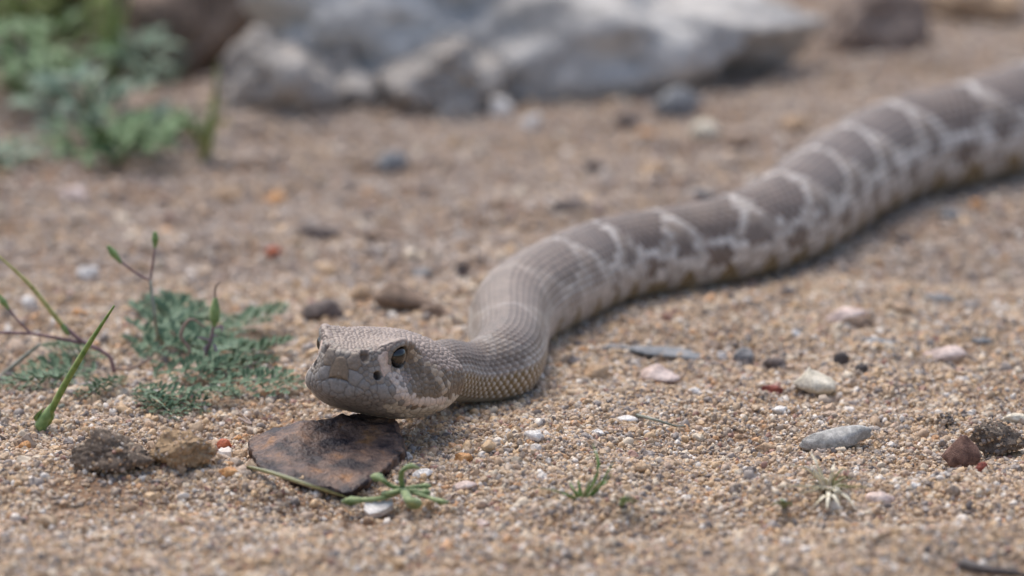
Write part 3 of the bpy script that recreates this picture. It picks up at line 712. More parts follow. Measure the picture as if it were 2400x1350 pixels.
PEB = [  # px, py (middle of the stone), width px, height px, material, label, seed
 (1915, 897, 118, 68, 'cream', "cream angular stone beside a dark red chip on the sand"),
 (1808, 914, 58, 30, 'red', "dark red stone chip beside the cream angular stone"),
 (2220, 832, 118, 42, 'pink', "smooth pinkish white oval pebble lying alone on the sand"),
 (1962, 1030, 182, 58, 'speck', "flat speckled light grey stone behind the straw-coloured tuft"),
 (2265, 1058, 108, 96, 'rbrown', "reddish brown pyramid-shaped stone with a small red pebble at its foot"),
 (2302, 1096, 32, 32, 'red', "small angular red pebble at the foot of the pyramid-shaped stone"),
 (1545, 882, 104, 54, 'pink', "pale tan angular stone, larger one of two right of the snake's neck"),
 (1405, 872, 74, 46, 'tan', "tan blocky stone beside the snake's neck bend"),
 (1254, 1023, 54, 36, 'white', "white rounded pebble in front of the snake's neck"),
 (1468, 984, 72, 20, 'white', "flat white sliver of stone on the sand right of the neck"),
 (1990, 742, 112, 46, 'pink', "flat pale stone resting against a brown one"),
 (2010, 758, 86, 34, 'brown', "low brown stone under the edge of a flat pale one"),
 (1560, 830, 205, 24, 'bluegrey', "long thin blue-grey stone lying behind the pale tan stones"),
 (1742, 832, 54, 52, 'grey', "grey upright stone beside a dark rounded one"),
 (1815, 850, 56, 44, 'dark', "dark rounded stone beside the grey upright one"),
 (1972, 842, 40, 40, 'black', "black pointed chip behind the cream angular stone"),
 (2020, 862, 34, 34, 'black', "small black chip right of the pointed black one"),
 (762, 730, 108, 56, 'dark', "dark flat stone behind the snake's head"),
 (955, 702, 168, 74, 'brown', "brown wedge-shaped stone behind the snake's head"),
 (1010, 728, 76, 40, 'brown', "small brown stone at the thin end of the wedge-shaped stone"),
 (845, 684, 52, 50, 'tan', "tan upright pebble at the blunt end of the brown wedge-shaped stone"),
 (1083, 633, 46, 42, 'dark', "dark pebble left of the snake's bend"),
 (915, 380, 88, 56, 'bluegrey', "blue-grey pebble alone on the sand before the pale boulder"),
 (1588, 242, 120, 86, 'bluegrey', "blue-grey cobble below the pale boulder"),
 (1505, 205, 84, 58, 'purple', "purple-brown stone leaning on the blue-grey cobble"),
 (1470, 285, 68, 44, 'dark', "dark pebble in front of the purple-brown stone"),
 (1172, 254, 66, 62, 'white', "white pebble at the foot of the dark-edged rocks"),
 (1247, 285, 54, 40, 'white', "small white pebble on the sand near a larger white one"),
 (1520, 318, 60, 38, 'orange', "orange pebble under the blue-grey cobble"),
 (1655, 305, 80, 52, 'cream', "cream pebble beside two brown stones"),
 (1735, 335, 100, 44, 'brown', "brown flat pebble behind the snake's back"),
 (1870, 290, 90, 52, 'tan', "tan stone close behind the snake's back"),
 (526, 1042, 38, 30, 'redor', "red-orange pebble beside the sandy clod"),
 (534, 1105, 46, 36, 'orange', "orange pebble left of the dark flat rock"),
 (562, 1068, 46, 30, 'tan', "tan pebble between the sandy clod and the dark flat rock"),
 (556, 1028, 24, 20, 'orange', "tiny orange pebble above the red-orange one"),
 (992, 1112, 50, 28, 'white', "glossy white pebble behind the fleshy green weed"),
 (1086, 1074, 44, 32, 'orange', "orange-tan pebble right of the dark flat rock"),
 (1090, 1140, 60, 26, 'pink', "pale pink sliver right of the fleshy green weed"),
 (2378, 982, 70, 30, 'cream', "pale flat stone behind the dark soil clod"),
 (2148, 1140, 30, 26, 'white', "small white pebble between the dry tuft and the pyramid-shaped stone"),
 (2062, 1168, 74, 36, 'pink', "pinkish flat fragment beside the dry straw tuft"),
 (1862, 784, 34, 30, 'white', "small white pebble below the flat pale stone"),
 (1692, 834, 28, 28, 'white', "small white pebble at the end of the long blue-grey stone"),
 (1400, 1015, 36, 22, 'white', "small white pebble near the thin dry stalk"),
 (1625, 918, 34, 24, 'white', "small white pebble left of the dark red chip"),
 (1830, 962, 42, 24, 'white', "white pebble in front of the cream angular stone"),
 (1792, 1052, 52, 34, 'tan', "round tan pebble left of the flat speckled stone"),
 (1505, 1096, 44, 30, 'tan', "round tan pebble right of the green grass seedling"),
 (60, 1045, 34, 28, 'orange', "orange pebble near the base of the green seed spike"),
 (205, 640, 60, 40, 'white', "white blurred pebble behind the ferny weed"),
 (68, 712, 50, 40, 'white', "white pebble beyond the yellow-green stalk"),
 (188, 733, 36, 26, 'orange', "orange pebble beside the yellow-green stalk"),
 (318, 730, 60, 44, 'brown', "brown wedge of stone standing behind the ferny leaves"),
 (740, 545, 120, 34, 'dark', "long dark low form added as a shadow streak on the sand before the boulder"),  # dark shape added for a streak of shadow on uneven sand
 (905, 560, 150, 36, 'brown', "long brown low form added as a shadow streak beside a dark one"),  # second shape added for the same shadow streak
 (1330, 480, 90, 26, 'dark', "dark sliver added as a shadow streak behind the snake's first blotches"),  # shape added where a shadow streak lies behind the body
 (640, 590, 40, 30, 'redor', "reddish pebble behind the seed pod"),
 (1400, 392, 60, 40, 'dark', "dark small stone on the pale sand behind the snake"),
 (1530, 395, 70, 30, 'tan', "tan low pebble beside the dark small stone"),
 (990, 640, 60, 30, 'grey', "grey pebble behind the brown wedge-shaped stone"),
 (535, 462, 70, 36, 'tan', "tan pebble on the sand near the green weeds"),
 (645, 468, 56, 44, 'orange', "orange-tan pebble before the boulder"),
 (170, 455, 80, 40, 'pink', "pale pinkish pebble in front of the green weeds"),
 (2200, 700, 76, 22, 'grey', "low grey stone half buried in fine sand"),
 (2300, 800, 60, 16, 'bluegrey', "low blue-grey sliver behind the pinkish oval pebble"),
 (2060, 800, 90, 18, 'bluegrey', "blue-grey flat sliver behind the black chips"),
 (1260, 880, 36, 40, 'white', "pale pebble touching the bend of the snake's neck"),
 (1450, 815, 90, 18, 'grey', "flat grey sliver left of the long blue-grey stone"),
 (700, 1128, 22, 18, 'white', "tiny white pebble on the face of the dark flat rock"),
 (430, 1222, 30, 22, 'tan', "round tan pebble on the bare foreground sand"),
 (1130, 1228, 34, 22, 'pink', "pinkish pebble on the foreground sand"),
 (770, 1255, 36, 24, 'purple', "purple-brown pebble on the foreground sand"),
 (1640, 455, 70, 34, 'grey', "grey blurred pebble behind the snake's back"),
 (2120, 560, 50, 20, 'dark', "small dark pebble in front of the snake's thick body"),
 (2230, 505, 60, 34, 'bluegrey', "blue-grey pebble close to the snake's belly edge"),
 (2290, 480, 40, 30, 'orange', "orange pebble close to the snake's belly edge"),
]
PEAK = {(2265, 1058): dict(peak=.88, lean=-.15), (1915, 897): dict(peak=.6, lean=-.2), (1545, 882): dict(peak=.5), (955, 702): dict(peak=.5, lean=-.4), (1405, 872): dict(peak=.3), (845, 684): dict(peak=.4), (318, 730): dict(peak=.7)}
def build_pebbles():
    for k, (u, v, wpx, hpx, m, lab) in enumerate(PEB):
        if lab.startswith("tiny white pebble on the face"): continue
        g = gp(u, v + hpx * .42); s = ppm(g); w_ = wpx / s / 2; hgt = hpx * .5 / s
        half = (w_, min(w_ * .75, max(hgt * 1.4, w_ * .5)), hgt * 1.05)
        o = link("pebble", stone_mesh("pebble", half, 100 + k, 3, 13 if m != 'pink' else 7, .16, .06, **PEAK.get((u, v), {})), MATS[m])
        r = np.random.default_rng(k); o.rotation_euler = (r.uniform(-.08, .08), r.uniform(-.1, .1), r.uniform(-.35, .35))
        o.location = (g[0], g[1] + half[1] * .6, g[2] + half[2] * (.75 if PEAK.get((u, v), {}).get('peak', 0) > .45 else .60))
        tag(o, lab, "pebble", "loose pebbles on the sand")
build_pebbles()

def prism_rock(name, outline, back, mat, seed, n=4, amp=.0006, bev=.0009):
    """slab of rock: an outline of 3D points (front face), extruded by 'back' and roughened"""
    bm = bmesh.new(); A = [bm.verts.new(p) for p in outline]; Bk = [bm.verts.new(np.array(p) + b) for p, b in zip(outline, back)]
    bm.faces.new(A); bm.faces.new(Bk[::-1])
    for k in range(len(A)): bm.faces.new((A[k], Bk[k], Bk[(k + 1) % len(A)], A[(k + 1) % len(A)]))
    bmesh.ops.recalc_face_normals(bm, faces=bm.faces)
    bmesh.ops.bevel(bm, geom=list(bm.edges), offset=bev, segments=2, affect='EDGES', profile=.6)
    bmesh.ops.triangulate(bm, faces=bm.faces)
    for _ in range(n): bmesh.ops.subdivide_edges(bm, edges=[e for e in bm.edges if e.calc_length() > .0011], cuts=1); bmesh.ops.triangulate(bm, faces=[f for f in bm.faces if len(f.verts) > 3])
    bm.normal_update(); co = np.array([v.co[:] for v in bm.verts]); nr = np.array([v.normal[:] for v in bm.verts])
    d = amp * (1.6 * fbm(co * 90 + seed, 3, seed) + .9 * fbm(co * 420, 3, seed + 5))
    for v, x, n_, dd in zip(bm.verts, co, nr, d): v.co = x + n_ * dd
    for f in bm.faces: f.smooth = True
    me = bpy.data.meshes.new(name); bm.to_mesh(me); bm.free(); return link(name, me, mat)
def build_head_rock():
    # the chin rests on its upper edge: find the chin's underside there
    hp = proj(Vd[:NHEAD]); m = (np.abs(hp[..., 0] - 868) < 12); k = np.argmax(np.where(m, hp[..., 1], -1)); chin = Vd[:NHEAD].reshape(-1, 3)[k]
    yt = chin[1] + .001
    F = [at_y(578, 1034, yt - .010), at_y(640, 1002, yt - .006), at_y(720, 984, yt - .004), at_y(800, 971, yt - .002), at_y(862, 962, yt), at_y(925, 966, yt + .002),
         at_y(932, 1010, yt - .009), at_y(945, 1060, yt - .018), at_y(905, 1110, yt - .032), at_y(815, 1172, yt - .048), at_y(700, 1150, yt - .043), at_y(602, 1090, yt - .028)]
    F = [np.array(p) for p in F]
    for p in F[8:11]: p[2] += .0016
    
    back = [np.array([0, .010, -.012])] * 6 + [np.array([.002, .020, -.012])] * 6
    q = stone_material("dark_rust_rock", (46, 40, 44), (112, 90, 78), (146, 106, 70), scale=120, rough=.55, bump=.0010, lo=.40, hi=.56)
    o = prism_rock("flat_rock", F, back, q, 5); tag(o, "dark rusty brown flat rock under the snake's chin", "rock"); return F
ROCK_F = build_head_rock()
def clod(u, v, wpx, hpx, cols, lab, seed, name="soil_clod"):
    g = gp(u, v + hpx * .46); s = ppm(g); w_ = wpx / s / 2; h_ = hpx / s / 2
    me = stone_mesh(name, (w_, w_ * .7, h_), seed, 5, 16, .16, .09, .48, 2.4)
    o = link(name, me, stone_material(name + "_earth", *cols, scale=520, rough=.95, bump=.0012)); o.location = (g[0], g[1] + w_ * .35, g[2] + h_ * .78); tag(o, lab, "clod", "soil clods")
    r = np.random.default_rng(seed); co = np.array([v_.co[:] for v_ in me.vertices]) + np.array(o.location); k = r.choice(len(co), min(len(co), 260), False); CLOD_PTS.append(co[k][co[k][:, 2] > g[2] - .001]); return o
CLOD_PTS = []
clod(258, 1060, 210, 116, [(98, 86, 76), (148, 132, 116), (186, 170, 150)], "dark crumbly soil clod beside the lighter sandy clod", 61)
clod(425, 1052, 185, 92, [(150, 126, 100), (198, 168, 132), (220, 200, 172)], "light sandy clod between the dark soil clod and the red-orange pebble", 64)
clod(2345, 1030, 150, 96, [(100, 90, 82), (146, 132, 118), (176, 160, 142)], "dark soil clod behind the pyramid-shaped stone", 67)
clod(2215, 985, 60, 46, [(92, 86, 84), (132, 124, 118), (150, 140, 130)], "small grey soil lump near the pale flat stone", 68)
_p = np.vstack(CLOD_PTS); scatter("crusted_grit", _p, np.clip(.00030 * np.exp(rng.normal(0, .4, len(_p))), .00015, .0009), "sand grains crusted on the soil clods", "sand")
# white chip of shell in front of the weed
def build_chip():
    g = gp(886, 1212); r = np.random.default_rng(4)
    top = [(-.0036, -.0007), (-.0030, .0009), (-.0016, .0006), (-.0008, .0012), (.0003, .0009), (.0012, .0016), (.0022, .0011), (.0034, .0017), (.0036, .0004), (.0020, -.0006), (.0004, -.0013), (-.0020, -.0018)]
    F = [np.array([g[0] + x, g[1] + z * 1.6, g[2] + .0028 + z * .75]) for x, z in top]
    o = prism_rock("shell_chip", F, [np.array([.0003, .0008, -.0016])] * len(F), MATS['white'], 3, 2, .00010, .00025); tag(o, "white shell chip with a jagged edge in front of the fleshy weed", "shell chip")
build_chip()
# boulder and the rocks at its foot
GRAN = stone_material("pale_granite", (164, 160, 155), (192, 189, 184), (204, 198, 190), scale=26, rough=.85, bump=.003)
GRAN_SHADED = stone_material("shaded_granite", (142, 135, 128), (176, 170, 163), (192, 186, 178), scale=45, rough=.9, bump=.003)  # granite darkened: shade along the boulder's foot put into the colour
def rock(name, u, v, half, mat, lab, seed, sink=.35, sub=5, yaw=0.0, cat="rock", rough=.18, group=None):
    g = gp(u, v); o = link(name, stone_mesh(name, half, seed, sub, 10, rough, .06, .62, 1.5), mat)
    o.location = (g[0], g[1] + half[1] * .8, g[2] + half[2] * (1 - 2 * sink)); o.rotation_euler.z = yaw; tag(o, lab, cat, group); return o
rock("boulder", 1140, 230, (.116, .095, .080), GRAN, "big pale granite boulder with a rough weathered face", 201, .48, 6, .30, "boulder", .28)
rock("rock", 640, 266, (.024, .03, .022), GRAN_SHADED, "grey rock at the left end of the row, close behind the thin grass", 205, .36, rough=.25)
rock("rock", 800, 262, (.026, .03, .022), GRAN_SHADED, "grey-brown rock in the middle of the row along the boulder's foot", 206, .36, rough=.25)
rock("rock", 1050, 274, (.026, .03, .018), GRAN_SHADED, "wedge-shaped pale rock with a dark lower edge at the boulder's front corner", 207, .24, rough=.25)
rock("rock", 740, 120, (.06, .05, .05), GRAN, "pale rock filling the gap left of the boulder", 208, .36, rough=.25)
EARTH = stone_material("brown_earth", (104, 90, 80), (142, 124, 110), (158, 142, 128), scale=60, rough=.95, bump=.003)
rock("earth_lump", 450, 200, (.040, .03, .040), EARTH, "dark brown lump of earth behind the leafy weeds", 215, .4, 5, 0, "earth", .25)
rock("earth_lump", 300, 110, (.045, .03, .05), EARTH, "dark reddish lump of earth under the tall green blades", 216, .4, 5, 0, "earth", .25)
rock("rock", 2050, 125, (.022, .02, .018), stone_material("brown_rock", (108, 95, 87), (150, 133, 121), (166, 150, 138), scale=50, bump=.002), "brown rock with a dark hollow under it, beyond the snake's back", 209, .30)
rock("rock", 1720, 150, (.030, .03, .016), GRAN, "low pale rock right of the boulder", 210, .35)
rock("rock", 2230, 50, (.03, .03, .016), MATS['tan'], "low tan rock beside the one with the dark hollow", 211, .4)
# ------------------------------------------------------------------ plants
def plant_material(name, c1, c2, rough=.55, scale=500.0, trans=.12):
    q = NT_(name); tc = q.n("TexCoord"); nz = q.n("TexNoise", Scale=scale, Detail=4.0); q.l(tc.outputs["Object"], nz.inputs["Vector"])
    r = q.ramp([(.32, s2l(*c1)), (.68, s2l(*c2))]); q.l(nz.outputs[0], r.inputs[0]); q.l(r.outputs[0], q.b.inputs["Base Color"])
    q.set(Roughness=rough, Specular_IOR_Level=.35, Sheen_Weight=.15); q.bump(nz.outputs[0], .0003, .4); return q.m
LEAF = plant_material("ferny_leaf", (66, 94, 64), (124, 148, 114)); LEAF2 = plant_material("weed_leaf", (66, 98, 56), (122, 150, 96)); BRIGHT = plant_material("fresh_stalk", (84, 112, 42), (140, 150, 78))
YEL = plant_material("yellow_stalk", (150, 146, 84), (190, 184, 122)); PURP = plant_material("purple_stem", (104, 78, 80), (140, 112, 112)); STRAW = plant_material("straw", (206, 196, 164), (236, 228, 204))
GREY = plant_material("grey_stem", (116, 120, 104), (150, 152, 138)); FLESH = plant_material("fleshy_green", (84, 108, 58), (148, 160, 108)); POD = plant_material("seed_pod", (96, 124, 66), (140, 160, 100))
GRASS = plant_material("grass_green", (88, 124, 58), (136, 162, 92)); DEAD = plant_material("dead_leaf", (112, 92, 82), (160, 138, 122)); DRYG = plant_material("dry_green_blade", (128, 132, 84), (168, 164, 116))
LILAC = plant_material("withered_petal", (140, 118, 134), (184, 166, 180))
def tube(name, pts, radii, mat, parent=None, seg=8, flat=1.0):
    P = np.array(pts, float); rr = np.array(radii, float)
    if len(P) > 2: P2, pr = catmull(P, 8); rr = np.interp(pr, np.arange(len(P)), rr); P = P2
    T = np.gradient(P, axis=0); T /= np.linalg.norm(T, axis=1)[:, None]
    ref = np.array([0, 0, 1.]) if abs(T[len(T) // 2][2]) < .8 else np.array([1., 0, 0])
    A = np.cross(T, ref); A /= np.linalg.norm(A, axis=1)[:, None]; Bv = np.cross(T, A)
    vs = []; fs = []
    for k in range(len(P)):
        for j in range(seg):
            t = 2 * math.pi * j / seg; vs.append(P[k] + (A[k] * math.cos(t) + Bv[k] * math.sin(t) * flat) * rr[k])
    n = len(P)
    for k in range(n - 1):
        for j in range(seg): fs.append((k * seg + j, k * seg + (j + 1) % seg, (k + 1) * seg + (j + 1) % seg, (k + 1) * seg + j))
    me = bpy.data.meshes.new(name); me.from_pydata([tuple(v) for v in vs], [], fs + [tuple(range(seg))[::-1], tuple(range((n - 1) * seg, n * seg))])
    for p in me.polygons: p.use_smooth = True
    return link(name, me, mat, parent)
def blade(name, pts, width, mat, parent=None, fold=.35):
    """grass blade: keeled strip with thickness"""
    P, pr = catmull(np.array(pts, float), 6); n = len(P); T = np.gradient(P, axis=0); T /= np.linalg.norm(T, axis=1)[:, None]
    S = np.cross(T, np.array([0, 0.35, 1.])); S /= np.linalg.norm(S, axis=1)[:, None]; U = np.cross(S, T)
    t = np.linspace(0, 1, n); w_ = width * np.where(t < .35, .75 + .25 * t / .35, (1 - ((t - .35) / .65)**1.8)) + width * .04
    vs = []; fs = []
    for k in range(n): vs += [P[k] - S[k] * w_[k] + U[k] * w_[k] * fold, P[k] - U[k] * .12 * w_[k], P[k] + S[k] * w_[k] + U[k] * w_[k] * fold, P[k] - U[k] * .45 * w_[k]]
    for k in range(n - 1):
        a = k * 4; b = a + 4
        for c, d in ((0, 1), (1, 2), (2, 3), (3, 0)): fs.append((a + c, a + d, b + d, b + c))
    me = bpy.data.meshes.new(name); me.from_pydata([tuple(v) for v in vs], [], fs)
    for p in me.polygons: p.use_smooth = True
    return link(name, me, mat, parent)
def fern_mesh(L, W, seed, pairs=7):
    r = np.random.default_rng(seed); vs = []; fs = []
    def arch(x): return .07 * L * math.sin(min(x / L, 1) * 2.6) 
    def lobe(b, d, ln, wd, zb, cur):
        d = np.array(d, float); d /= np.linalg.norm(d); s = np.array([-d[1], d[0]]); b = np.array(b); k = len(vs)
        up = ln * cur
        for q, off, z in ((b - s * wd * .35, 0, 0), (b + d * ln * .5 - s * wd * .55, 0, up * .7), (b + d * ln, 0, up), (b + d * ln * .5 + s * wd * .55, 0, up * .7), (b + s * wd * .35, 0, 0), (b + d * ln * .5, 0, up * .25)):
            vs.append((q[0], q[1], zb + z))
        fs.extend([(k, k + 1, k + 5), (k + 1, k + 2, k + 5), (k + 2, k + 3, k + 5), (k + 3, k + 4, k + 5), (k + 4, k, k + 5)])
    for p in range(pairs + 1):
        x = L * (.14 + .86 * p / pairs); z = arch(x); wl = W * math.sin(math.pi * (.18 + .72 * p / pairs)) * r.uniform(.85, 1.1)
        for sd in (-1, 1):
            ang = math.radians(62 - 26 * p / pairs) * sd; dx, dy = math.cos(ang), math.sin(ang); m = 5
            for q in range(m):
                f = (q + .6) / m; b = (x + dx * wl * f, dy * wl * f); zb = z - .10 * wl * f + r.uniform(-.03, .03) * wl
                for s2 in (-1, 1):
                    a2 = ang + s2 * math.radians(48); lobe(b, (math.cos(a2), math.sin(a2)), wl * .32 * (1.1 - .5 * f) * r.uniform(.8, 1.2), wl * .145, zb, r.uniform(.1, .75))
            lobe((x + dx * wl * .9, dy * wl * .9), (dx, dy), wl * .30, wl * .22, z - .1 * wl, .2)
            lobe((x, 0), (dx, dy), wl * .95, wl * .09, z, -.05)
        if p < pairs: lobe((x - .02 * L, 0), (1, 0), L * .2, L * .035, z + .0001, .05)
    me = bpy.data.meshes.new("leaf"); me.from_pydata(vs, [], fs); return me
def place_leaf(me, base, tip, mat, parent, roll=0.0, lift=0.0, name="leaf"):
    if not me.materials: me.materials.append(mat)
    o = bpy.data.objects.new(name, me); COL.objects.link(o)
    b = Vector(base); t = Vector(tip); x = (t - b); L = x.length; x.normalize(); z = Vector((0, -.25, 1)); y = z.cross(x).normalized(); z = x.cross(y)
    M = Matrix((x, y, z)).transposed().to_4x4() @ Matrix.Rotation(roll, 4, 'X'); M = Matrix.Translation(b) @ M @ Matrix.Scale(L, 4)
    o.matrix_world = M
    if parent: o.parent = parent; o.matrix_parent_inverse = parent.matrix_world.inverted(); o.matrix_world = M
    return o
FERN = [fern_mesh(1.0, .28, k, 6) for k in range(4)]
def build_filaree():
    c = gp(268, 880); root = empty("ferny_weed", Vector(c))
    tag(root, "low ferny-leaved weed with purple stems and green seed pods left of the snake", "weed")
    def Lf(b, t, hb, ht, k, roll=0): # base px, tip px, heights above ground (m)
        pb = gp(*b); pt = gp(*t)
        B_ = at_z(b[0], b[1], pb[2] + hb * .7); T_ = at_z(t[0], t[1], pt[2] + ht * .7); place_leaf(FERN[k % 4], B_, T_, LEAF, root, roll)
    lv = [((300, 850), (500, 790), .005, .006, 0, .25), ((330, 880), (560, 870), .004, .004, 0, .3), ((300, 905), (470, 972), .003, .001, 0, .1), ((330, 915), (400, 985), .003, .000, 1, -.2), ((470, 900), (700, 905), .003, .002, 1, .15), ((440, 880), (640, 850), .004, .003, 2, -.2), ((240, 880), (5, 915), .003, .001, 1, .1), ((250, 870), (60, 868), .004, .002, 2, -.3), ((300, 840), (470, 735), .006, .007, 3, .3), ((460, 860), (580, 815), .005, .004, 1, 0),
          ((400, 920), (560, 930), .003, .002, 3, -.1), ((255, 850), (120, 815), .005, .005, 0, .2), ((540, 800), (640, 730), .006, .007, 2, -.3), ((380, 800), (400, 725), .005, .008, 1, .5),
          ((290, 880), (210, 935), .003, .001, 3, .2), ((520, 860), (660, 815), .004, .004, 0, -.4)]
    for l in lv: Lf(*l)
    yw = c[1]
    U = lambda u, v, dy=0.0: at_y(u, v, yw + dy)
    tube("stem", [c + [0, 0, .001], U(256, 836), U(190, 798), U(148, 762)], [.0006, .0005, .0005, .0006], PURP, root)
    s_ = tube("fruit_beak", [U(150, 766), U(128, 740), U(70, 668), U(-5, 598)], [.0006, .0007, .0006, .0003], YEL, root)
    tube("calyx", [U(162, 784), U(152, 770), U(140, 752)], [.0005, .0010, .0003], POD, root)
    tube("stem", [U(192, 804), U(80, 783), U(-20, 779)], [.0005, .0004, .0004], PURP, root)
    tube("stem", [U(75, 784), U(36, 744), U(20, 722)], [.0003, .0003, .0003], PURP, root); tube("seed_pod", [U(22, 726), U(8, 708), U(-4, 690)], [.0003, .0010, .0003], POD, root)
    tube("stem", [gp(372, 800), U(364, 752, .01), U(352, 656, .012)], [.0005, .0005, .0004], GREY, root)
    tube("stem", [U(352, 658, .012), U(322, 642, .012), U(284, 614, .012)], [.0003, .0003, .0003], PURP, root); tube("seed_pod", [U(286, 618, .012), U(266, 594, .012), U(252, 576, .012)], [.0003, .0011, .0004], POD, root)
    tube("stem", [U(352, 658, .012), U(358, 620, .012), U(363, 578, .012)], [.0003, .0003, .0003], PURP, root); tube("seed_pod", [U(363, 582, .012), U(364, 560, .012), U(363, 543, .012)], [.0003, .0010, .0005], POD, root)
    e = gp(466, 870)[1]; W_ = lambda u, v: at_y(u, v, e)
    tube("stem", [gp(466, 872), W_(480, 838), W_(493, 800), W_(502, 758)], [.0004, .0004, .0004, .0004], PURP, root)
    tube("seed_pod", [W_(502, 766), W_(503, 748), W_(504, 725), W_(505, 698)], [.0004, .0014, .0014, .0005], POD, root)
    tube("style", [W_(505, 704), W_(504, 680), W_(508, 668), W_(518, 661)], [.0004, .0003, .0003, .0002], DEAD, root)
    for a, b, d in [((500, 800), (470, 792), (460, 792)), ((496, 806), (484, 812), (480, 830)), ((500, 806), (508, 826), (520, 838)), ((506, 770), (518, 765), (520, 780)), ((494, 800), (502, 786), (512, 790))]:
        blade("petal", [W_(*a), W_(*b), W_(*d)], .0006, LILAC, root)
    tube("stem", [W_(446, 850), W_(444, 820), W_(424, 786), W_(447, 748), W_(482, 768)], [.0004, .0004, .0005, .0004, .0002], DEAD, root)
    g0 = gp(150, 962)[1]; tube("stem", [at_y(140, 955, g0), at_y(205, 925, g0 + .02), at_y(275, 890, g0 + .045)], [.0007, .0007, .0005], GREY, root)
    tube("stem", [at_y(-20, 902, yw), U(40, 850), U(94, 806)], [.0006, .0006, .0004], GREY, root)
    tube("stem", [U(262, 862), U(300, 866), U(340, 848), U(355, 838)], [.0004, .0004, .0004, .0003], DEAD, root)
    for k, (a, b, d) in enumerate([((488, 880), (505, 850), (530, 868)), ((500, 880), (520, 856), (545, 880)), ((490, 870), (484, 850), (500, 842))]): blade("dead_leaf", [W_(*a), W_(*b), W_(*d)], .0016, DEAD, root)
    # standing seed spike with its green calyx at the foot
    b0 = gp(100, 1012); y0 = b0[1]; S_ = lambda u, v: at_y(u, v, y0)
    tube("fruit_beak", [S_(108, 985), S_(150, 905), S_(205, 812), S_(268, 716)], [.0009, .0009, .0007, .00025], BRIGHT, root)
    tube("calyx", [b0 - [0, 0, .001], S_(97, 998), S_(108, 975), S_(122, 948)], [.0007, .0017, .0015, .0005], POD, root)
    for a, b, d in [((92, 1002), (88, 978), (104, 955)), ((106, 1002), (120, 985), (124, 955))]: blade("sepal", [S_(*a), S_(*b), S_(*d)], .0010, BRIGHT, root)
build_filaree()
def club(name, pts, r0, r1, mat, parent): return tube(name, pts, list(np.linspace(r0, r0 * 1.1, len(pts) - 2)) + [r1, r1 * .35], mat, parent, 10, .7)
def build_fleshy():
    c = gp(946, 1152); root = empty("fleshy_weed", Vector(c)); tag(root, "small fleshy green weed with club-shaped leaves in front of the dark flat rock", "weed")
    G = lambda u, v, h=.002: (lambda p: at_z(u, v, p[2] + h))(gp(u, v))
    o = G(946, 1148, .003)
    arms = [([o, G(900, 1166, .003), G(850, 1172, .0028), G(822, 1174, .0026), G(803, 1175, .002)], .0008, .0017), ([o, G(915, 1138, .004), G(895, 1124, .005), G(884, 1118, .005), G(872, 1116, .0045)], .0008, .0016),
            ([o, G(940, 1122, .005), G(945, 1102, .007), G(962, 1092, .008), G(984, 1098, .007)], .0007, .0010), ([o, G(965, 1142, .004), G(985, 1140, .004), G(998, 1139, .004), G(1008, 1140, .003)], .0007, .0011),
            ([o, G(952, 1160, .004), G(960, 1174, .004), G(970, 1180, .003), G(978, 1188, .002)], .0011, .0022), ([o, G(980, 1158, .003), G(1010, 1168, .003), G(1035, 1176, .003), G(1050, 1176, .002)], .0006, .0011),
            ([o, G(930, 1152, .0035), G(915, 1156, .0035), G(905, 1158, .003), G(898, 1158, .002)], .0009, .0013), ([o, G(970, 1150, .0035), G(985, 1154, .003), G(995, 1154, .003), G(1004, 1152, .002)], .0008, .0014)]
    for p, a, b in arms: club("leaf", p, a, b, FLESH, root)
    tube("stem", [G(1044, 1178, .002), G(1060, 1164, .002), G(1070, 1158, .003), G(1088, 1168, .002)], [.0005, .0004, .0003, .0002], DEAD, root)
    b = tag(blade("dry_grass_blade", [G(560, 1090, .003), G(628, 1106, .004), G(742, 1143, .005), G(820, 1168, .002)], .0011, DRYG, None), "dry yellow-green grass blade lying across the foot of the dark flat rock", "grass blade"); return b
build_fleshy()
def tuft(name, base, blades, width, mats, label, cat):
    c = gp(*base); root = empty(name, Vector(c)); tag(root, label, cat); r = np.random.default_rng(3)
    for k, pts in enumerate(blades):
        P = [c + [0, 0, -.0008]]; n = len(pts)
        for q, (u, v, low) in enumerate(pts):
            if low: g = gp(u, v); P.append(at_z(u, v, g[2] + .0040 * (1 - .6 * (q == n - 1))))
            else: P.append(at_y(u, v, c[1] + r.uniform(-.004, .004)))
        if len(P) == 2: P.insert(1, (P[0] + P[1]) / 2 + [0, 0, .001])
        blade("blade", P, width * r.uniform(.7, 1.2), mats[k % len(mats)], root)
    return root
tuft("grass_seedling", (1362, 1172), [[(1398, 1118, 0), (1402, 1085, 0), (1388, 1036, 0)], [(1400, 1145, 0), (1422, 1128, 0), (1436, 1105, 0)], [(1310, 1152, 1), (1245, 1142, 1)], [(1345, 1150, 0), (1335, 1130, 0)], [(1358, 1150, 0), (1356, 1122, 0)],
     [(1390, 1150, 0), (1408, 1125, 0)], [(1330, 1160, 1), (1290, 1150, 1)], [(1400, 1150, 0), (1440, 1078, 0)], [(1376, 1150, 0), (1384, 1120, 0)]], .00055, [GRASS, GRASS, DRYG], "thin green grass seedling on bare sand right of the fleshy weed", "grass")
tuft("grass_sprig", (1456, 1180), [[(1475, 1170, 1), (1500, 1176, 1)], [(1470, 1174, 1), (1490, 1182, 1)], [(1462, 1168, 1), (1480, 1164, 1)]], .0006, [GRASS], "tiny flat grass sprig beside the green grass seedling", "grass")
rr_ = np.random.default_rng(12)
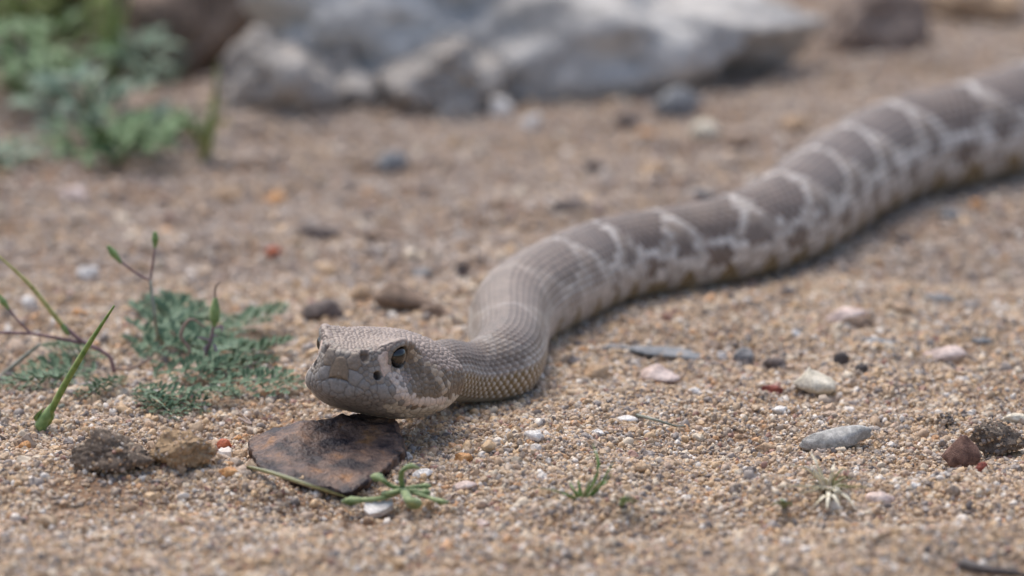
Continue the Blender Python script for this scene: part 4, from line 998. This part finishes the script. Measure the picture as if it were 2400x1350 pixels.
dry = [[(1910, 1105, 0), (1895, 1080, 0)], [(1905, 1110, 0), (1870, 1092, 0), (1818, 1088, 0)], [(1950, 1105, 0), (1956, 1085, 0)], [(1960, 1115, 0), (1978, 1098, 0), (1985, 1110, 0)], [(1985, 1130, 0), (2045, 1108, 0)], [(1925, 1170, 1), (1893, 1200, 1)],
       [(1955, 1165, 1), (1972, 1190, 1)], [(1985, 1165, 1), (2010, 1198, 1)], [(1940, 1170, 1), (1938, 1196, 1)], [(1890, 1140, 1), (1815, 1140, 1)], [(2000, 1140, 1), (2056, 1146, 1)], [(1915, 1090, 0), (1898, 1056, 0)], [(1900, 1150, 1), (1860, 1165, 1)]]
for k in range(26):
    a = rr_.uniform(0, 6.28); L = rr_.uniform(30, 75); dx, dy = math.cos(a) * L, math.sin(a) * L * .62
    dry.append([(1942 + dx * .5, 1142 + dy * .5 - 8, 0 if dy < 0 else 1), (1942 + dx, 1142 + dy, 0 if dy < 0 else 1)])
tuft("dry_tuft", (1942, 1152), dry, .00052, [STRAW, STRAW, STRAW, DRYG, STRAW, STRAW, STRAW], "dry straw-coloured tuft of thin withered blades on the sand", "dry tuft")
tuft("grass_sprig", (1838, 1186), [[(1825, 1178, 1), (1808, 1186, 1)], [(1850, 1178, 1), (1858, 1190, 1)], [(1836, 1176, 1), (1828, 1168, 1)]], .0007, [FLESH], "tiny green sprig left of the dry straw tuft", "grass")
def loose(name, pts, r, mat, label, cat): 
    P = [at_z(u, v, gp(u, v)[2] + h) for u, v, h in pts]; tag(tube(name, P, list(np.linspace(r, r * .4, len(P))), mat, None, 6), label, cat)
loose("dry_stalk", [(1490, 972, .0012), (1540, 985, .0016), (1580, 997, .0012), (1612, 998, .001)], .00045, GREY, "thin dry stalk lying on the sand beside the flat white sliver", "stalk")
loose("dry_stalk", [(560, 880 + 100, .001), (590, 1000 - 5, .0015), (552, 955, .001)], .0004, DEAD, "short brown stalk behind the dark flat rock", "stalk")
loose("dead_stick", [(2255, 1322, .001), (2300, 1334, .002), (2345, 1340, .002), (2420, 1348, .001)], .0016, plant_material("dark_stick", (52, 46, 44), (92, 82, 78)), "dark dead stick on the foreground sand", "stick")
# green weeds in front of the earth bank
def broad_mesh(seed):
    r = np.random.default_rng(seed); vs = []; fs = []; n = 7
    for k in range(n + 1):
        t = k / n; w_ = .17 * math.sin(math.pi * min(t * .92 + .06, 1))**.8; z = .16 * math.sin(t * 2.7) + r.normal() * .008
        vs += [(t, -w_, z + w_ * .35), (t, 0, z), (t, w_, z + w_ * .35)]
    for k in range(n):
        a = k * 3; fs += [(a, a + 1, a + 4, a + 3), (a + 1, a + 2, a + 5, a + 4)]
    me = bpy.data.meshes.new("leaf"); me.from_pydata(vs, [], fs)
    for p in me.polygons: p.use_smooth = True
    return me
BROAD = [broad_mesh(k) for k in range(4)]; BROAD_B = [broad_mesh(k + 9) for k in range(3)]; BROAD_C = [broad_mesh(k + 19) for k in range(3)]
def leafy(u, v, spread, height, n, mat, meshes, label, seed, leaf=.022):
    c = gp(u, v); root = empty("leafy_weed", Vector(c)); tag(root, label, "weed", "green weeds by the earth bank"); r = np.random.default_rng(seed)
    for s in range(5):
        a = r.uniform(0, 6.28); tube("stem", [c, c + [math.cos(a) * spread * .4, math.sin(a) * spread * .4, height * .5], c + [math.cos(a) * spread * .7, math.sin(a) * spread * .7, height * .85]], [.0011, .0009, .0005], mat, root, 6)
    for k in range(n):
        a = r.uniform(0, 6.28); q = r.random()**.6 * spread; h = height * r.uniform(.08, 1) * (1 - .35 * q / spread)
        b = c + np.array([math.cos(a) * q, math.sin(a) * q, h]); b[2] = max(b[2], Hs(b[0], b[1]) + .003)
        a2 = a + r.normal() * .8; L = leaf * r.uniform(.6, 1.3); t = b + np.array([math.cos(a2) * L, math.sin(a2) * L, L * r.uniform(-.35, .7)])
        t[2] = max(t[2], Hs(t[0], t[1]) + .001); place_leaf(meshes[k % len(meshes)], b, t, mat, root, r.uniform(-.5, .5))
PALEG = plant_material("pale_grey_green_leaf", (92, 118, 96), (138, 158, 132))
leafy(270, 385, .018, .014, 90, LEAF2, BROAD, "broad green leafy weed with its leaves close to the sand", 31, .009)
leafy(210, 330, .020, .024, 70, PALEG, BROAD_C, "pale grey-green weed standing behind the broad leafy one", 36, .010)
leafy(60, 250, .022, .032, 90, LEAF2, BROAD, "taller green leafy weed beside the one close to the sand", 32, .011)
leafy(10, 395, .014, .008, 36, PALEG, BROAD_C, "low blue-green weed in front of the taller leafy weed", 33, .009)
leafy(90, 110, .034, .048, 120, BRIGHT, BROAD_B, "bright green weed on the earth bank behind the others", 34, .016)
leafy(330, 215, .016, .020, 40, PALEG, BROAD_C, "sparse grey-green weed before the dark lumps of earth", 37, .010)
leafy(390, 335, .010, .010, 26, LEAF2, BROAD, "small green weed between the leafy weeds and the thin grass", 35, .008)
tuft("thin_grass", (478, 378), [[(492, 320, 0), (505, 235, 0), (510, 140, 0)], [(480, 330, 0), (500, 262, 0), (545, 240, 0)], [(470, 340, 0), (440, 290, 0), (400, 268, 0)], [(486, 330, 0), (520, 282, 0), (550, 300, 0)], [(476, 340, 0), (478, 300, 0), (462, 250, 0)]], .0018, [BRIGHT, YEL], "thin yellow-green grass standing before the grey rocks", "grass")
tuft("tall_grass", (262, 210), [[(255, 120, 0), (245, 40, 0), (235, -60, 0)], [(240, 120, 0), (215, 40, 0), (190, -40, 0)], [(270, 130, 0), (285, 60, 0), (305, -30, 0)], [(262, 130, 0), (262, 50, 0), (262, -40, 0)]], .0030, [BRIGHT], "tall green blades rising from the earth bank", "grass")
